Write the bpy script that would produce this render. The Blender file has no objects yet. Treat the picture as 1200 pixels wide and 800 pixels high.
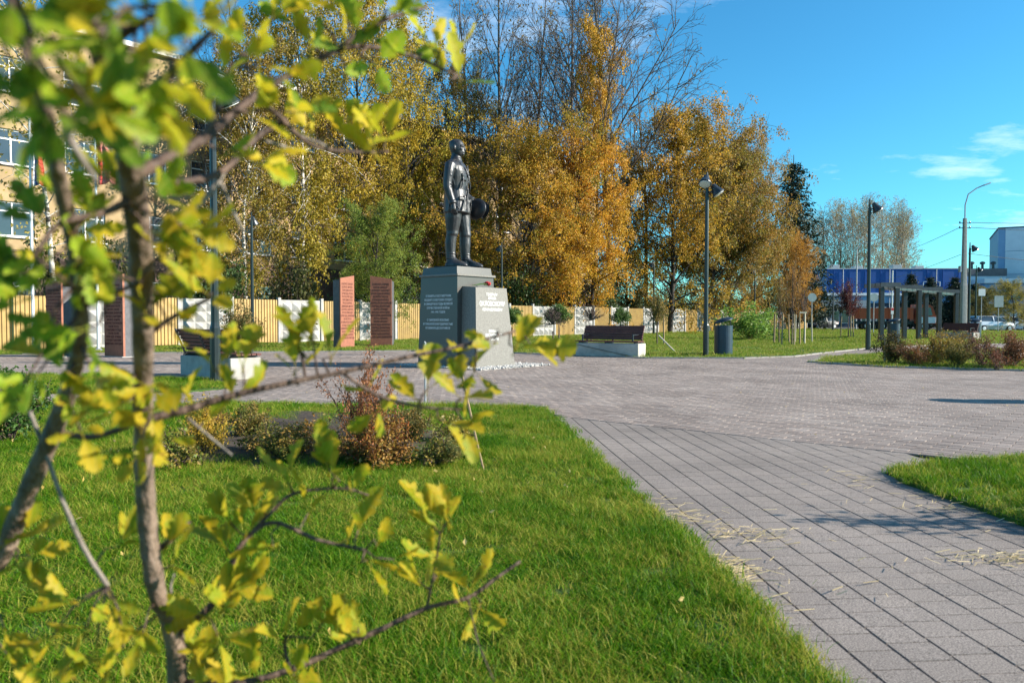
import bpy, bmesh, math, random
import numpy as np
from mathutils import Vector, Matrix, Euler

R = math.radians
rng = np.random.default_rng(7)
random.seed(7)
SC = bpy.context.scene
COL = SC.collection

# ------------------------------------------------------------------ camera, world, sun
CAM_H = 1.05
F = 870.0                      # focal length in pixels of a 1200 px wide frame
PITCH = math.atan(25.0 / F)
cd = bpy.data.cameras.new("camera")
cam = bpy.data.objects.new("camera", cd)
COL.objects.link(cam)
cam.location = (0, 0, CAM_H)
cam.rotation_euler = (math.pi / 2 - PITCH, 0, 0)
cd.sensor_width = 36.0
cd.lens = 36.0 * F / 1200.0
cd.clip_start = 0.05
cd.clip_end = 3000
cd.dof.use_dof = True
cd.dof.focus_distance = 20.0
cd.dof.aperture_fstop = 5.0
SC.camera = cam

SUN_EL, SUN_AZ = R(25), R(97)       # azimuth clockwise from +Y
w = bpy.data.worlds.new("World")
SC.world = w
w.use_nodes = True
nt = w.node_tree
nt.nodes.clear()
out = nt.nodes.new("ShaderNodeOutputWorld")
bg = nt.nodes.new("ShaderNodeBackground")
sky = nt.nodes.new("ShaderNodeTexSky")
sky.sky_type = 'NISHITA'
sky.sun_disc = False
sky.sun_elevation = SUN_EL
sky.sun_rotation = SUN_AZ
sky.air_density = 1.0
sky.dust_density = 0.3
sky.ozone_density = 2.2
bg.inputs[1].default_value = 0.090
# thin clouds, the same all round the sky
tc = nt.nodes.new("ShaderNodeTexCoord")
sep = nt.nodes.new("ShaderNodeSeparateXYZ")
nt.links.new(tc.outputs["Generated"], sep.inputs[0])
mx = nt.nodes.new("ShaderNodeMath"); mx.operation = 'MAXIMUM'; mx.inputs[1].default_value = 0.0
nt.links.new(sep.outputs[2], mx.inputs[0])
ad = nt.nodes.new("ShaderNodeMath"); ad.operation = 'ADD'; ad.inputs[1].default_value = 0.16
nt.links.new(mx.outputs[0], ad.inputs[0])
dv = nt.nodes.new("ShaderNodeVectorMath"); dv.operation = 'DIVIDE'
cmb = nt.nodes.new("ShaderNodeCombineXYZ")
for k in range(3):
    nt.links.new(ad.outputs[0], cmb.inputs[k])
nt.links.new(tc.outputs["Generated"], dv.inputs[0])
nt.links.new(cmb.outputs[0], dv.inputs[1])
mp = nt.nodes.new("ShaderNodeMapping")
mp.inputs["Location"].default_value = (1.22, 0.2, 0)
mp.inputs["Scale"].default_value = (0.9, 1.3, 0.4)
nt.links.new(dv.outputs[0], mp.inputs[0])
ns = nt.nodes.new("ShaderNodeTexNoise")
ns.inputs["Scale"].default_value = 1.3
ns.inputs["Detail"].default_value = 9
ns.inputs["Roughness"].default_value = 0.62
nt.links.new(mp.outputs[0], ns.inputs["Vector"])
cr = nt.nodes.new("ShaderNodeValToRGB")
cr.color_ramp.elements[0].position = 0.575
cr.color_ramp.elements[1].position = 0.78
cr.color_ramp.elements[1].color = (.62, .62, .62, 1)
nt.links.new(ns.outputs[0], cr.inputs[0])
hs = nt.nodes.new("ShaderNodeHueSaturation")
hs.inputs["Saturation"].default_value = 1.12
nt.links.new(sky.outputs[0], hs.inputs["Color"])
tn = nt.nodes.new("ShaderNodeMixRGB"); tn.blend_type = 'MULTIPLY'; tn.inputs[0].default_value = 1
tn.inputs[2].default_value = (0.365, 0.945, 1.07, 1)
nt.links.new(hs.outputs[0], tn.inputs[1])
mxc = nt.nodes.new("ShaderNodeMixRGB")
mxc.inputs[2].default_value = (8.2, 8.8, 9.4, 1)
nt.links.new(cr.outputs[0], mxc.inputs[0])
nt.links.new(tn.outputs[0], mxc.inputs[1])
nt.links.new(mxc.outputs[0], bg.inputs[0])
nt.links.new(bg.outputs[0], out.inputs[0])

sl = bpy.data.lights.new("sun", 'SUN')
sl.energy = 5.0
sl.angle = R(0.53)
sl.color = (1.0, 0.91, 0.78)
so = bpy.data.objects.new("sun", sl)
COL.objects.link(so)
sdir = Vector((math.sin(SUN_AZ) * math.cos(SUN_EL), math.cos(SUN_AZ) * math.cos(SUN_EL), math.sin(SUN_EL)))
so.rotation_euler = (-sdir).to_track_quat('-Z', 'Y').to_euler()
so.location = (60, 0, 40)

SC.view_settings.view_transform = 'Standard'
SC.view_settings.look = 'None'
SC.view_settings.gamma = 1
SC.view_settings.exposure = 1.17
SC.render.engine = 'CYCLES'
SC.cycles.max_bounces = 6
SC.cycles.transparent_max_bounces = 6


# ------------------------------------------------------------------ helpers
def at(px, py, Y):
    """world point seen at photo pixel (px, py) at depth Y"""
    cx, cy = (px - 600) / F, (400 - py) / F
    c, s = math.cos(PITCH), math.sin(PITCH)
    dy, dz = c + s * cy, -s + c * cy
    t = Y / dy
    return Vector((cx * t, Y, CAM_H + dz * t))


def ground(px, py):
    cx, cy = (px - 600) / F, (400 - py) / F
    c, s = math.cos(PITCH), math.sin(PITCH)
    dy, dz = c + s * cy, -s + c * cy
    t = -CAM_H / dz
    return Vector((cx * t, dy * t, 0))


def xat(px, Y):
    return (px - 600) / F * Y


class MB:
    def __init__(self):
        self.v, self.f, self.m = [], [], []

    def poly(self, pts, m=0):
        b = len(self.v)
        self.v.extend([tuple(p) for p in pts])
        self.f.append(tuple(range(b, b + len(pts))))
        self.m.append(m)

    def raw(self, v, f, m=0):
        b = len(self.v)
        self.v.extend([tuple(p) for p in v])
        for q in f:
            self.f.append(tuple(i + b for i in q))
            self.m.append(m)

    def box(self, c, s, rot=None, m=0, bev=0.0):
        hx, hy, hz = s[0] / 2, s[1] / 2, s[2] / 2
        M = rot if rot is not None else Matrix.Identity(3)
        c = Vector(c)
        if bev > 0:
            b = min(bev, hx * .45, hy * .45, hz * .45)
            bm = bmesh.new()
            bmesh.ops.create_cube(bm, size=1)
            for v in bm.verts:
                v.co = Vector((v.co.x * 2 * hx, v.co.y * 2 * hy, v.co.z * 2 * hz))
            bmesh.ops.bevel(bm, geom=list(bm.edges), offset=b, segments=1, affect='EDGES')
            bm.verts.index_update()
            self.raw([M @ v.co + c for v in bm.verts], [[v.index for v in f.verts] for f in bm.faces], m)
            bm.free()
            return
        v = [M @ Vector((x * hx, y * hy, z * hz)) + c for z in (-1, 1) for y in (-1, 1) for x in (-1, 1)]
        f = [(0, 2, 3, 1), (4, 5, 7, 6), (0, 1, 5, 4), (2, 6, 7, 3), (0, 4, 6, 2), (1, 3, 7, 5)]
        self.raw(v, f, m)

    def bar(self, a, b, wd, dp=None, m=0, up=(0, 0, 1)):
        """box running from a to b with section wd x dp"""
        a, b = Vector(a), Vector(b)
        d = b - a
        L = d.length
        z = d.normalized()
        u = Vector(up)
        if abs(z.dot(u)) > .98:
            u = Vector((0, 1, 0))
        x = u.cross(z).normalized()
        y = z.cross(x)
        M = Matrix((x, y, z)).transposed()
        self.box((a + b) / 2, (wd, dp or wd, L), M, m)

    def tube(self, pts, rad, n=6, m=0, cap=True):
        v, f = tube_arr(pts, rad, n, cap)
        self.raw(v, f, m)

    def lathe(self, prof, n=16, c=(0, 0, 0), m=0):
        c = Vector(c)
        v, f = [], []
        for (r, z) in prof:
            for k in range(n):
                a = 2 * math.pi * k / n
                v.append((c.x + r * math.cos(a), c.y + r * math.sin(a), c.z + z))
        for i in range(len(prof) - 1):
            for k in range(n):
                f.append((i * n + k, i * n + (k + 1) % n, (i + 1) * n + (k + 1) % n, (i + 1) * n + k))
        f.append(tuple(range(n - 1, -1, -1)))
        f.append(tuple(range((len(prof) - 1) * n, len(prof) * n)))
        self.raw(v, f, m)

    def loft(self, secs, n=16, m=0):
        """secs: (cx, cy, cz, rx, ry[, power]) horizontal super-ellipses, bottom to top"""
        v, f = [], []
        for s in secs:
            p = s[5] if len(s) > 5 else 2.0
            for k in range(n):
                a = 2 * math.pi * k / n
                ca, sa = math.cos(a), math.sin(a)
                v.append((s[0] + s[3] * math.copysign(abs(ca) ** (2 / p), ca), s[1] + s[4] * math.copysign(abs(sa) ** (2 / p), sa), s[2]))
        for i in range(len(secs) - 1):
            for k in range(n):
                f.append((i * n + k, i * n + (k + 1) % n, (i + 1) * n + (k + 1) % n, (i + 1) * n + k))
        f.append(tuple(range(n - 1, -1, -1)))
        f.append(tuple(range((len(secs) - 1) * n, len(secs) * n)))
        self.raw(v, f, m)

    def prism(self, poly, z0, z1, m=0, bottom=False):
        n = len(poly)
        self.poly([(p[0], p[1], z1) for p in poly], m)
        for i in range(n):
            a, b = poly[i], poly[(i + 1) % n]
            self.poly([(a[0], a[1], z0), (b[0], b[1], z0), (b[0], b[1], z1), (a[0], a[1], z1)], m)
        if bottom:
            self.poly([(p[0], p[1], z0) for p in reversed(poly)], m)

    def mesh(self, name, mats, smooth=False):
        me = bpy.data.meshes.new(name)
        me.from_pydata(self.v, [], self.f)
        for mm in (mats if isinstance(mats, (list, tuple)) else [mats]):
            me.materials.append(mm)
        if any(self.m):
            me.polygons.foreach_set("material_index", self.m)
        if smooth:
            me.polygons.foreach_set("use_smooth", [True] * len(me.polygons))
        me.update()
        return me

    def build(self, name, mats, parent=None, smooth=False, **kw):
        return link(name, self.mesh(name, mats, smooth), parent, **kw)


def tube_arr(pts, rad, n=6, cap=True):
    P = np.asarray([tuple(p) for p in pts], float)
    k = len(P)
    r = np.asarray(rad, float) if hasattr(rad, '__len__') else np.full(k, rad)
    T = np.gradient(P, axis=0)
    T /= np.linalg.norm(T, axis=1)[:, None] + 1e-9
    ref = np.array([0.0, 0, 1.0]) if abs(T[0][2]) < .9 else np.array([1.0, 0, 0])
    A = np.cross(T, ref)
    A /= np.linalg.norm(A, axis=1)[:, None] + 1e-9
    B = np.cross(T, A)
    ang = np.arange(n) * 2 * math.pi / n
    V = P[:, None, :] + r[:, None, None] * (A[:, None, :] * np.cos(ang)[None, :, None] + B[:, None, :] * np.sin(ang)[None, :, None])
    V = V.reshape(-1, 3)
    f = []
    for i in range(k - 1):
        for j in range(n):
            f.append((i * n + j, i * n + (j + 1) % n, (i + 1) * n + (j + 1) % n, (i + 1) * n + j))
    if cap:
        f.append(tuple(range(n - 1, -1, -1)))
        f.append(tuple(range((k - 1) * n, k * n)))
    return V.tolist(), f


def link(name, data, parent=None, label=None, cat=None, group=None, kind=None, loc=None, rotz=None):
    o = bpy.data.objects.new(name, data)
    COL.objects.link(o)
    if parent is not None:
        o.parent = parent
    if loc is not None:
        o.location = loc
    if rotz is not None:
        o.rotation_euler = (0, 0, rotz)
    tag(o, label, cat, group, kind)
    return o


def tag(o, label=None, cat=None, group=None, kind=None):
    if label: o['label'] = label
    if cat: o['category'] = cat
    if group: o['group'] = group
    if kind: o['kind'] = kind
    return o


def thing(name, label, cat, loc=(0, 0, 0), rotz=0.0, group=None):
    return link(name, None, None, label, cat, group, None, loc, rotz)


def copy_tree(o, loc=None, rotz=None, label=None, scale=None, parent=None):
    c = o.copy()
    COL.objects.link(c)
    if parent is not None:
        c.parent = parent
    if loc is not None: c.location = loc
    if rotz is not None: c.rotation_euler = (0, 0, rotz)
    if scale is not None: c.scale = scale if hasattr(scale, '__len__') else (scale,) * 3
    if label: c['label'] = label
    for ch in list(o.children):
        copy_tree(ch, parent=c)
    return c


# ------------------------------------------------------------------ materials
def newmat(name):
    m = bpy.data.materials.new(name)
    m.use_nodes = True
    t = m.node_tree
    b = t.nodes["Principled BSDF"]
    return m, t, b


def pmat(name, col, col2=None, scale=6.0, rough=.7, metal=0.0, bump=0.0, bscale=40.0, detail=6, stretch=None, spec=.4, lo=.35, hi=.68):
    m, t, b = newmat(name)
    b.inputs["Roughness"].default_value = rough
    b.inputs["Metallic"].default_value = metal
    b.inputs["Specular IOR Level"].default_value = spec
    tc = t.nodes.new("ShaderNodeTexCoord")
    oi = t.nodes.new("ShaderNodeObjectInfo")
    ro = t.nodes.new("ShaderNodeMath"); ro.operation = 'MULTIPLY'; ro.inputs[1].default_value = 37.0
    t.links.new(oi.outputs["Random"], ro.inputs[0])
    va = t.nodes.new("ShaderNodeVectorMath"); va.operation = 'ADD'
    t.links.new(tc.outputs["Object"], va.inputs[0]); t.links.new(ro.outputs[0], va.inputs[1])
    vec = va.outputs[0]
    if stretch:
        mp = t.nodes.new("ShaderNodeMapping")
        mp.inputs["Scale"].default_value = stretch
        t.links.new(vec, mp.inputs[0])
        vec = mp.outputs[0]
    if col2 is None:
        col2 = tuple(c * .72 for c in col)
    n = t.nodes.new("ShaderNodeTexNoise")
    n.inputs["Scale"].default_value = scale
    n.inputs["Detail"].default_value = detail
    n.inputs["Roughness"].default_value = .6
    t.links.new(vec, n.inputs["Vector"])
    r = t.nodes.new("ShaderNodeValToRGB")
    r.color_ramp.elements[0].position = lo
    r.color_ramp.elements[1].position = hi
    r.color_ramp.elements[0].color = (*col2, 1)
    r.color_ramp.elements[1].color = (*col, 1)
    t.links.new(n.outputs[0], r.inputs[0])
    jv = t.nodes.new("ShaderNodeMapRange"); jv.inputs[3].default_value = .90; jv.inputs[4].default_value = 1.08
    t.links.new(oi.outputs["Random"], jv.inputs[0])
    hv = t.nodes.new("ShaderNodeHueSaturation")
    t.links.new(jv.outputs[0], hv.inputs["Value"]); t.links.new(r.outputs[0], hv.inputs["Color"])
    t.links.new(hv.outputs[0], b.inputs["Base Color"])
    if bump > 0:
        n2 = t.nodes.new("ShaderNodeTexNoise")
        n2.inputs["Scale"].default_value = bscale
        n2.inputs["Detail"].default_value = 4
        t.links.new(vec, n2.inputs["Vector"])
        bp = t.nodes.new("ShaderNodeBump")
        bp.inputs["Strength"].default_value = bump
        bp.inputs["Distance"].default_value = .02
        t.links.new(n2.outputs[0], bp.inputs["Height"])
        t.links.new(bp.outputs[0], b.inputs["Normal"])
    return m


def leafmat(name, trans=.4, use_obj=True, col=(.1, .2, .02), colb=None, rough=.5, valspread=.65, noise_scale=.35):
    """leaf cards: object colour + custom property tint_b, mixed per leaf by the face attribute rnd"""
    m = bpy.data.materials.new(name)
    m.use_nodes = True
    t = m.node_tree
    t.nodes.clear()
    o = t.nodes.new("ShaderNodeOutputMaterial")
    at_ = t.nodes.new("ShaderNodeAttribute"); at_.attribute_name = "rnd"
    if use_obj:
        oi = t.nodes.new("ShaderNodeObjectInfo")
        a = oi.outputs["Color"]
        tb = t.nodes.new("ShaderNodeAttribute"); tb.attribute_type = 'OBJECT'; tb.attribute_name = "tint_b"
        b = tb.outputs["Color"]
    else:
        ra = t.nodes.new("ShaderNodeRGB"); ra.outputs[0].default_value = (*col, 1); a = ra.outputs[0]
        rb = t.nodes.new("ShaderNodeRGB"); rb.outputs[0].default_value = (*(colb or col), 1); b = rb.outputs[0]
    tc = t.nodes.new("ShaderNodeTexCoord")
    n = t.nodes.new("ShaderNodeTexNoise"); n.inputs["Scale"].default_value = noise_scale; n.inputs["Detail"].default_value = 3
    t.links.new(tc.outputs["Object"], n.inputs["Vector"])
    add = t.nodes.new("ShaderNodeMath"); add.operation = 'MULTIPLY_ADD'; add.inputs[1].default_value = .45
    t.links.new(at_.outputs["Fac"], add.inputs[0])
    t.links.new(n.outputs[0], add.inputs[2])
    rmp = t.nodes.new("ShaderNodeMapRange"); rmp.inputs[1].default_value = .42; rmp.inputs[2].default_value = 1.0
    t.links.new(add.outputs[0], rmp.inputs[0])
    mix = t.nodes.new("ShaderNodeMixRGB")
    t.links.new(rmp.outputs[0], mix.inputs[0])
    t.links.new(a, mix.inputs[1]); t.links.new(b, mix.inputs[2])
    # per-leaf value spread
    fr = t.nodes.new("ShaderNodeMath"); fr.operation = 'MULTIPLY'; fr.inputs[1].default_value = 17.3
    t.links.new(at_.outputs["Fac"], fr.inputs[0])
    f2 = t.nodes.new("ShaderNodeMath"); f2.operation = 'FRACT'
    t.links.new(fr.outputs[0], f2.inputs[0])
    v = t.nodes.new("ShaderNodeMapRange"); v.inputs[3].default_value = 1 - valspread * .5; v.inputs[4].default_value = 1 + valspread * .5
    t.links.new(f2.outputs[0], v.inputs[0])
    hsv = t.nodes.new("ShaderNodeHueSaturation")
    t.links.new(v.outputs[0], hsv.inputs["Value"])
    t.links.new(mix.outputs[0], hsv.inputs["Color"])
    d = t.nodes.new("ShaderNodeBsdfPrincipled"); d.inputs["Roughness"].default_value = rough; d.inputs["Specular IOR Level"].default_value = .25
    tr = t.nodes.new("ShaderNodeBsdfTranslucent")
    t.links.new(hsv.outputs[0], d.inputs["Base Color"]); t.links.new(hsv.outputs[0], tr.inputs["Color"])
    ms = t.nodes.new("ShaderNodeMixShader"); ms.inputs[0].default_value = trans
    t.links.new(d.outputs[0], ms.inputs[1]); t.links.new(tr.outputs[0], ms.inputs[2])
    t.links.new(ms.outputs[0], o.inputs[0])
    return m


def grassmat(name, c1, c2, c3):
    m = bpy.data.materials.new(name)
    m.use_nodes = True
    t = m.node_tree
    t.nodes.clear()
    o = t.nodes.new("ShaderNodeOutputMaterial")
    at_ = t.nodes.new("ShaderNodeAttribute"); at_.attribute_name = "rnd"
    geo = t.nodes.new("ShaderNodeNewGeometry")
    n = t.nodes.new("ShaderNodeTexNoise"); n.inputs["Scale"].default_value = 1.4; n.inputs["Detail"].default_value = 4
    t.links.new(geo.outputs["Position"], n.inputs["Vector"])
    oi = t.nodes.new("ShaderNodeObjectInfo")
    s = t.nodes.new("ShaderNodeMath"); s.operation = 'MULTIPLY_ADD'; s.inputs[1].default_value = .5
    t.links.new(at_.outputs["Fac"], s.inputs[0]); t.links.new(n.outputs[0], s.inputs[2])
    s2 = t.nodes.new("ShaderNodeMath"); s2.operation = 'MULTIPLY_ADD'; s2.inputs[1].default_value = .18
    t.links.new(oi.outputs["Random"], s2.inputs[0]); t.links.new(s.outputs[0], s2.inputs[2])
    r = t.nodes.new("ShaderNodeValToRGB")
    e = r.color_ramp.elements
    e[0].position = .48; e[0].color = (*c1, 1)
    e[1].position = .86; e[1].color = (*c2, 1)
    e2 = e.new(1.08 if False else .985); e2.color = (*c3, 1)
    t.links.new(s2.outputs[0], r.inputs[0])
    d = t.nodes.new("ShaderNodeBsdfPrincipled"); d.inputs["Roughness"].default_value = .5; d.inputs["Specular IOR Level"].default_value = .16
    tr = t.nodes.new("ShaderNodeBsdfTranslucent")
    t.links.new(r.outputs[0], d.inputs["Base Color"]); t.links.new(r.outputs[0], tr.inputs["Color"])
    ms = t.nodes.new("ShaderNodeMixShader"); ms.inputs[0].default_value = .42
    t.links.new(d.outputs[0], ms.inputs[1]); t.links.new(tr.outputs[0], ms.inputs[2])
    t.links.new(ms.outputs[0], o.inputs[0])
    return m


def pavermat(name, c1, c2, c3, grain=260.0):
    m, t, b = newmat(name)
    b.inputs["Roughness"].default_value = .85
    b.inputs["Specular IOR Level"].default_value = .25
    at_ = t.nodes.new("ShaderNodeAttribute"); at_.attribute_name = "rnd"
    oi = t.nodes.new("ShaderNodeObjectInfo")
    ad = t.nodes.new("ShaderNodeMath"); ad.operation = 'ADD'
    t.links.new(at_.outputs["Fac"], ad.inputs[0]); t.links.new(oi.outputs["Random"], ad.inputs[1])
    fr = t.nodes.new("ShaderNodeMath"); fr.operation = 'FRACT'
    t.links.new(ad.outputs[0], fr.inputs[0])
    r = t.nodes.new("ShaderNodeValToRGB")
    e = r.color_ramp.elements
    e[0].color = (*c1, 1); e[1].color = (*c3, 1)
    k = e.new(.5); k.color = (*c2, 1)
    t.links.new(fr.outputs[0], r.inputs[0])
    geo = t.nodes.new("ShaderNodeNewGeometry")
    n = t.nodes.new("ShaderNodeTexNoise"); n.inputs["Scale"].default_value = grain; n.inputs["Detail"].default_value = 2
    t.links.new(geo.outputs["Position"], n.inputs["Vector"])
    n2 = t.nodes.new("ShaderNodeTexNoise"); n2.inputs["Scale"].default_value = .9; n2.inputs["Detail"].default_value = 6
    t.links.new(geo.outputs["Position"], n2.inputs["Vector"])
    v = t.nodes.new("ShaderNodeMapRange"); v.inputs[1].default_value = .25; v.inputs[2].default_value = .75; v.inputs[3].default_value = .30; v.inputs[4].default_value = 1.72
    t.links.new(n.outputs[0], v.inputs[0])
    v2 = t.nodes.new("ShaderNodeMapRange"); v2.inputs[1].default_value = .3; v2.inputs[2].default_value = .7; v2.inputs[3].default_value = .76; v2.inputs[4].default_value = 1.12
    t.links.new(n2.outputs[0], v2.inputs[0])
    mu = t.nodes.new("ShaderNodeMath"); mu.operation = 'MULTIPLY'
    t.links.new(v.outputs[0], mu.inputs[0]); t.links.new(v2.outputs[0], mu.inputs[1])
    h = t.nodes.new("ShaderNodeHueSaturation")
    t.links.new(mu.outputs[0], h.inputs["Value"]); t.links.new(r.outputs[0], h.inputs["Color"])
    t.links.new(h.outputs[0], b.inputs["Base Color"])
    bp = t.nodes.new("ShaderNodeBump"); bp.inputs["Strength"].default_value = .35; bp.inputs["Distance"].default_value = .004
    t.links.new(n.outputs[0], bp.inputs["Height"]); t.links.new(bp.outputs[0], b.inputs["Normal"])
    return m


M = {}
M['soil'] = pmat('soil', (.075, .055, .038), (.03, .022, .016), 9, .95, bump=.8, bscale=30)
M['turf'] = pmat('turf', (.055, .115, .012), (.03, .06, .008), 5, .95, bump=.6, bscale=60)
M['far_ground'] = pmat('far_ground', (.07, .085, .03), (.05, .045, .03), .4, .95)
M['litter'] = pmat('litter', (.14, .09, .03), (.05, .035, .018), 3, .95, bump=.5, bscale=20)
M['joint'] = pmat('joint_sand', (.055, .05, .046), (.025, .023, .022), 20, .95)
M['paver_path'] = pavermat('paver_path', (.214, .185, .166), (.228, .196, .175), (.242, .208, .184), 190.)
M['paver_plaza'] = pavermat('paver_plaza', (.212, .172, .152), (.256, .212, .187), (.302, .255, .228))
M['asphalt'] = pmat('asphalt', (.06, .06, .062), (.045, .045, .047), 8, .9, bump=.3, bscale=90)
M['kerb'] = pmat('kerb_concrete', (.29, .275, .255), (.23, .215, .20), 12, .85, bump=.2, bscale=60)
M['concrete'] = pmat('concrete', (.40, .39, .37), (.30, .29, .28), 5, .85, bump=.25, bscale=45)
M['white_concrete'] = pmat('white_concrete', (.39, .38, .36), (.27, .26, .245), 4, .8, bump=.2, bscale=40)
M['bench_concrete'] = pmat('bench_concrete', (.46, .44, .395), (.30, .285, .255), 3, .75, bump=.15, bscale=50)
M['yellow_sheet'] = pmat('yellow_sheet', (.43, .285, .09), (.33, .215, .075), 2.5, .5, spec=.4)
M['bronze'] = pmat('bronze', (.064, .065, .066), (.020, .022, .027), 9, .42, metal=.4, stretch=(1, 1, .3), bump=.35, bscale=30, spec=.6)
M['bronze_dark'] = pmat('bronze_dark', (.03, .032, .036), (.018, .019, .022), 8, .42, metal=.5, spec=.6)
M['granite'] = pmat('granite', (.080, .076, .068), (.046, .044, .040), 55, .36, bump=.03, bscale=200, spec=.5, lo=.3, hi=.72)
M['granite_rough'] = pmat('granite_rough', (.215, .208, .188), (.14, .135, .122), 30, .6, bump=.12, bscale=90)
M['granite_dark'] = pmat('granite_dark', (.085, .09, .10), (.05, .053, .06), 50, .4, spec=.5)
M['letters_grey'] = pmat('letters_grey', (.80, .80, .80), (.70, .70, .70), 10, .6)
M['letters_white'] = pmat('letters_white', (.82, .82, .80), (.74, .74, .72), 10, .55)
M['red_stone'] = pmat('red_stone', (.32, .118, .068), (.24, .088, .052), 9, .6, bump=.25, bscale=70)
M['red_dark'] = pmat('red_letters', (.16, .05, .04), (.12, .04, .03), 12, .7)
M['stele_side'] = pmat('stele_side', (.10, .10, .11), (.065, .065, .072), 10, .5)
M['wood_dark'] = pmat('wood_dark', (.155, .048, .036), (.075, .026, .021), 4, .55, stretch=(1, 12, 12), bump=.2, bscale=12)
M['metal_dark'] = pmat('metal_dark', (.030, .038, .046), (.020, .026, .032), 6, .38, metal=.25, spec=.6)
M['metal_green'] = pmat('metal_green', (.022, .031, .031), (.016, .023, .024), 6, .34, metal=.2, spec=.6)
M['bin_blue'] = pmat('bin_blue', (.015, .036, .064), (.011, .027, .048), 5, .36, spec=.55)
M['lamp_glass'] = pmat('lamp_glass', (.75, .77, .78), (.66, .68, .70), 4, .2, spec=.6)
M['grey_metal'] = pmat('grey_metal', (.36, .38, .40), (.27, .29, .31), 6, .45, metal=.3)
M['metal_mid'] = pmat('metal_mid', (.085, .095, .105), (.06, .068, .076), 6, .45, metal=.2)
M['silver'] = pmat('silver', (.72, .73, .74), (.62, .63, .65), 3, .35, metal=.2)
M['stake_wood'] = pmat('stake_wood', (.36, .26, .15), (.24, .17, .10), 8, .85, stretch=(8, 8, 1), bump=.3)
M['stake_pale'] = pmat('stake_pale', (.62, .55, .42), (.48, .42, .32), 8, .8, stretch=(8, 8, 1))
M['bark_dark'] = pmat('bark_dark', (.060, .050, .042), (.026, .022, .020), 5, .9, stretch=(4, 4, 1), bump=.6, bscale=8)
M['bark_grey'] = pmat('bark_grey', (.15, .122, .105), (.07, .06, .052), 5, .9, stretch=(4, 4, 1), bump=.5, bscale=8)
M['bark_pale'] = pmat('bark_pale', (.44, .38, .29), (.28, .24, .19), 5, .9, stretch=(4, 4, 1))
M['bark_birch'] = pmat('bark_birch', (.52, .49, .44), (.035, .03, .028), 2.2, .8, stretch=(1.2, 1.2, 3.2), bump=.2, bscale=8, lo=.42, hi=.52)
M['bark_hawthorn'] = pmat('bark_hawthorn', (.27, .20, .15), (.10, .068, .052), 34, .62, stretch=(1, 1, .35), bump=.8, bscale=70, spec=.35)
M['bark_branch'] = pmat('bark_branch', (.13, .082, .058), (.055, .035, .028), 34, .62, stretch=(1, 1, .35), bump=.8, bscale=70, spec=.3)
M['twig_grey'] = pmat('twig_grey', (.27, .235, .20), (.16, .13, .11), 60, .7, bump=.3, bscale=120)
M['bark_thin'] = pmat('bark_thin', (.12, .085, .070), (.065, .045, .04), 10, .85)
M['birch_leaf'] = leafmat('birch_leaf', .42)
M['shrub_leaf'] = leafmat('shrub_leaf', .35, noise_scale=2.5)
M['needle'] = leafmat('needle', .12, rough=.6)
M['grass_near'] = grassmat('grass_near', (.024, .100, .003), (.120, .262, .007), (.35, .33, .05))
M['grass_far'] = grassmat('grass_far', (.075, .15, .010), (.18, .28, .022), (.34, .30, .075))
M['wall_yellow'] = pmat('wall_yellow', (.42, .30, .16), (.31, .22, .115), 1.2, .85, bump=.15, bscale=20)
M['wall_lower'] = pmat('wall_lower', (.13, .085, .065), (.085, .055, .045), 1.0, .85)
M['frame_white'] = pmat('frame_white', (.78, .79, .80), (.70, .71, .72), 3, .5)
M['roof_edge'] = pmat('roof_edge', (.66, .66, .66), (.55, .55, .56), 3, .6)
M['roof_grey'] = pmat('roof_grey', (.12, .12, .125), (.09, .09, .095), 2, .8)
M['glass'] = pmat('window_glass', (.045, .055, .068), (.03, .036, .045), .7, .08, spec=.9)
M['blue_wall'] = pmat('blue_wall', (.012, .085, .33), (.010, .070, .28), 1.0, .45, spec=.4)
M['blue_light'] = pmat('blue_light', (.20, .34, .52), (.17, .30, .47), .8, .5)
M['panel_pale'] = pmat('panel_pale', (.56, .63, .68), (.48, .55, .61), .6, .5)
M['navy'] = pmat('navy', (.035, .055, .10), (.025, .04, .075), 1, .5)
M['flag_white'] = pmat('flag_white', (.75, .75, .75), (.65, .65, .66), 3, .8)
M['flag_blue'] = pmat('flag_blue', (.04, .08, .40), (.03, .06, .32), 3, .8)
M['flag_red'] = pmat('flag_red', (.58, .05, .045), (.46, .04, .04), 3, .8)
M['flag_pink'] = pmat('flag_pink', (.68, .27, .21), (.55, .19, .15), 3, .8)
M['car_silver'] = pmat('car_silver', (.52, .55, .58), (.48, .51, .54), 2, .25, metal=.3, spec=.6)
M['car_white'] = pmat('car_white', (.75, .76, .77), (.70, .71, .72), 2, .25, spec=.6)
M['car_dark'] = pmat('car_dark', (.05, .055, .06), (.04, .044, .05), 2, .25, spec=.6)
M['car_maroon'] = pmat('car_maroon', (.16, .03, .028), (.13, .025, .023), 2, .25, spec=.6)
M['rubber'] = pmat('rubber', (.022, .022, .023), (.015, .015, .016), 8, .8)
M['truck_orange'] = pmat('truck_orange', (.60, .105, .03), (.46, .08, .028), 2, .5)
M['gravel'] = pmat('gravel_stone', (.58, .56, .53), (.30, .29, .275), 14, .85)
M['sign_back'] = pmat('sign_back', (.34, .38, .38), (.28, .32, .32), 4, .5, metal=.3)
M['dry_grass'] = leafmat('dry_grass', .2, use_obj=False, col=(.48, .36, .17), colb=(.62, .50, .27))
M['straw'] = M['dry_grass']
M['carnation'] = pmat('carnation', (.50, .03, .03), (.30, .02, .02), 30, .7)
M['stem_green'] = pmat('stem_green', (.06, .12, .03), (.04, .08, .02), 30, .7)


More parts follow.
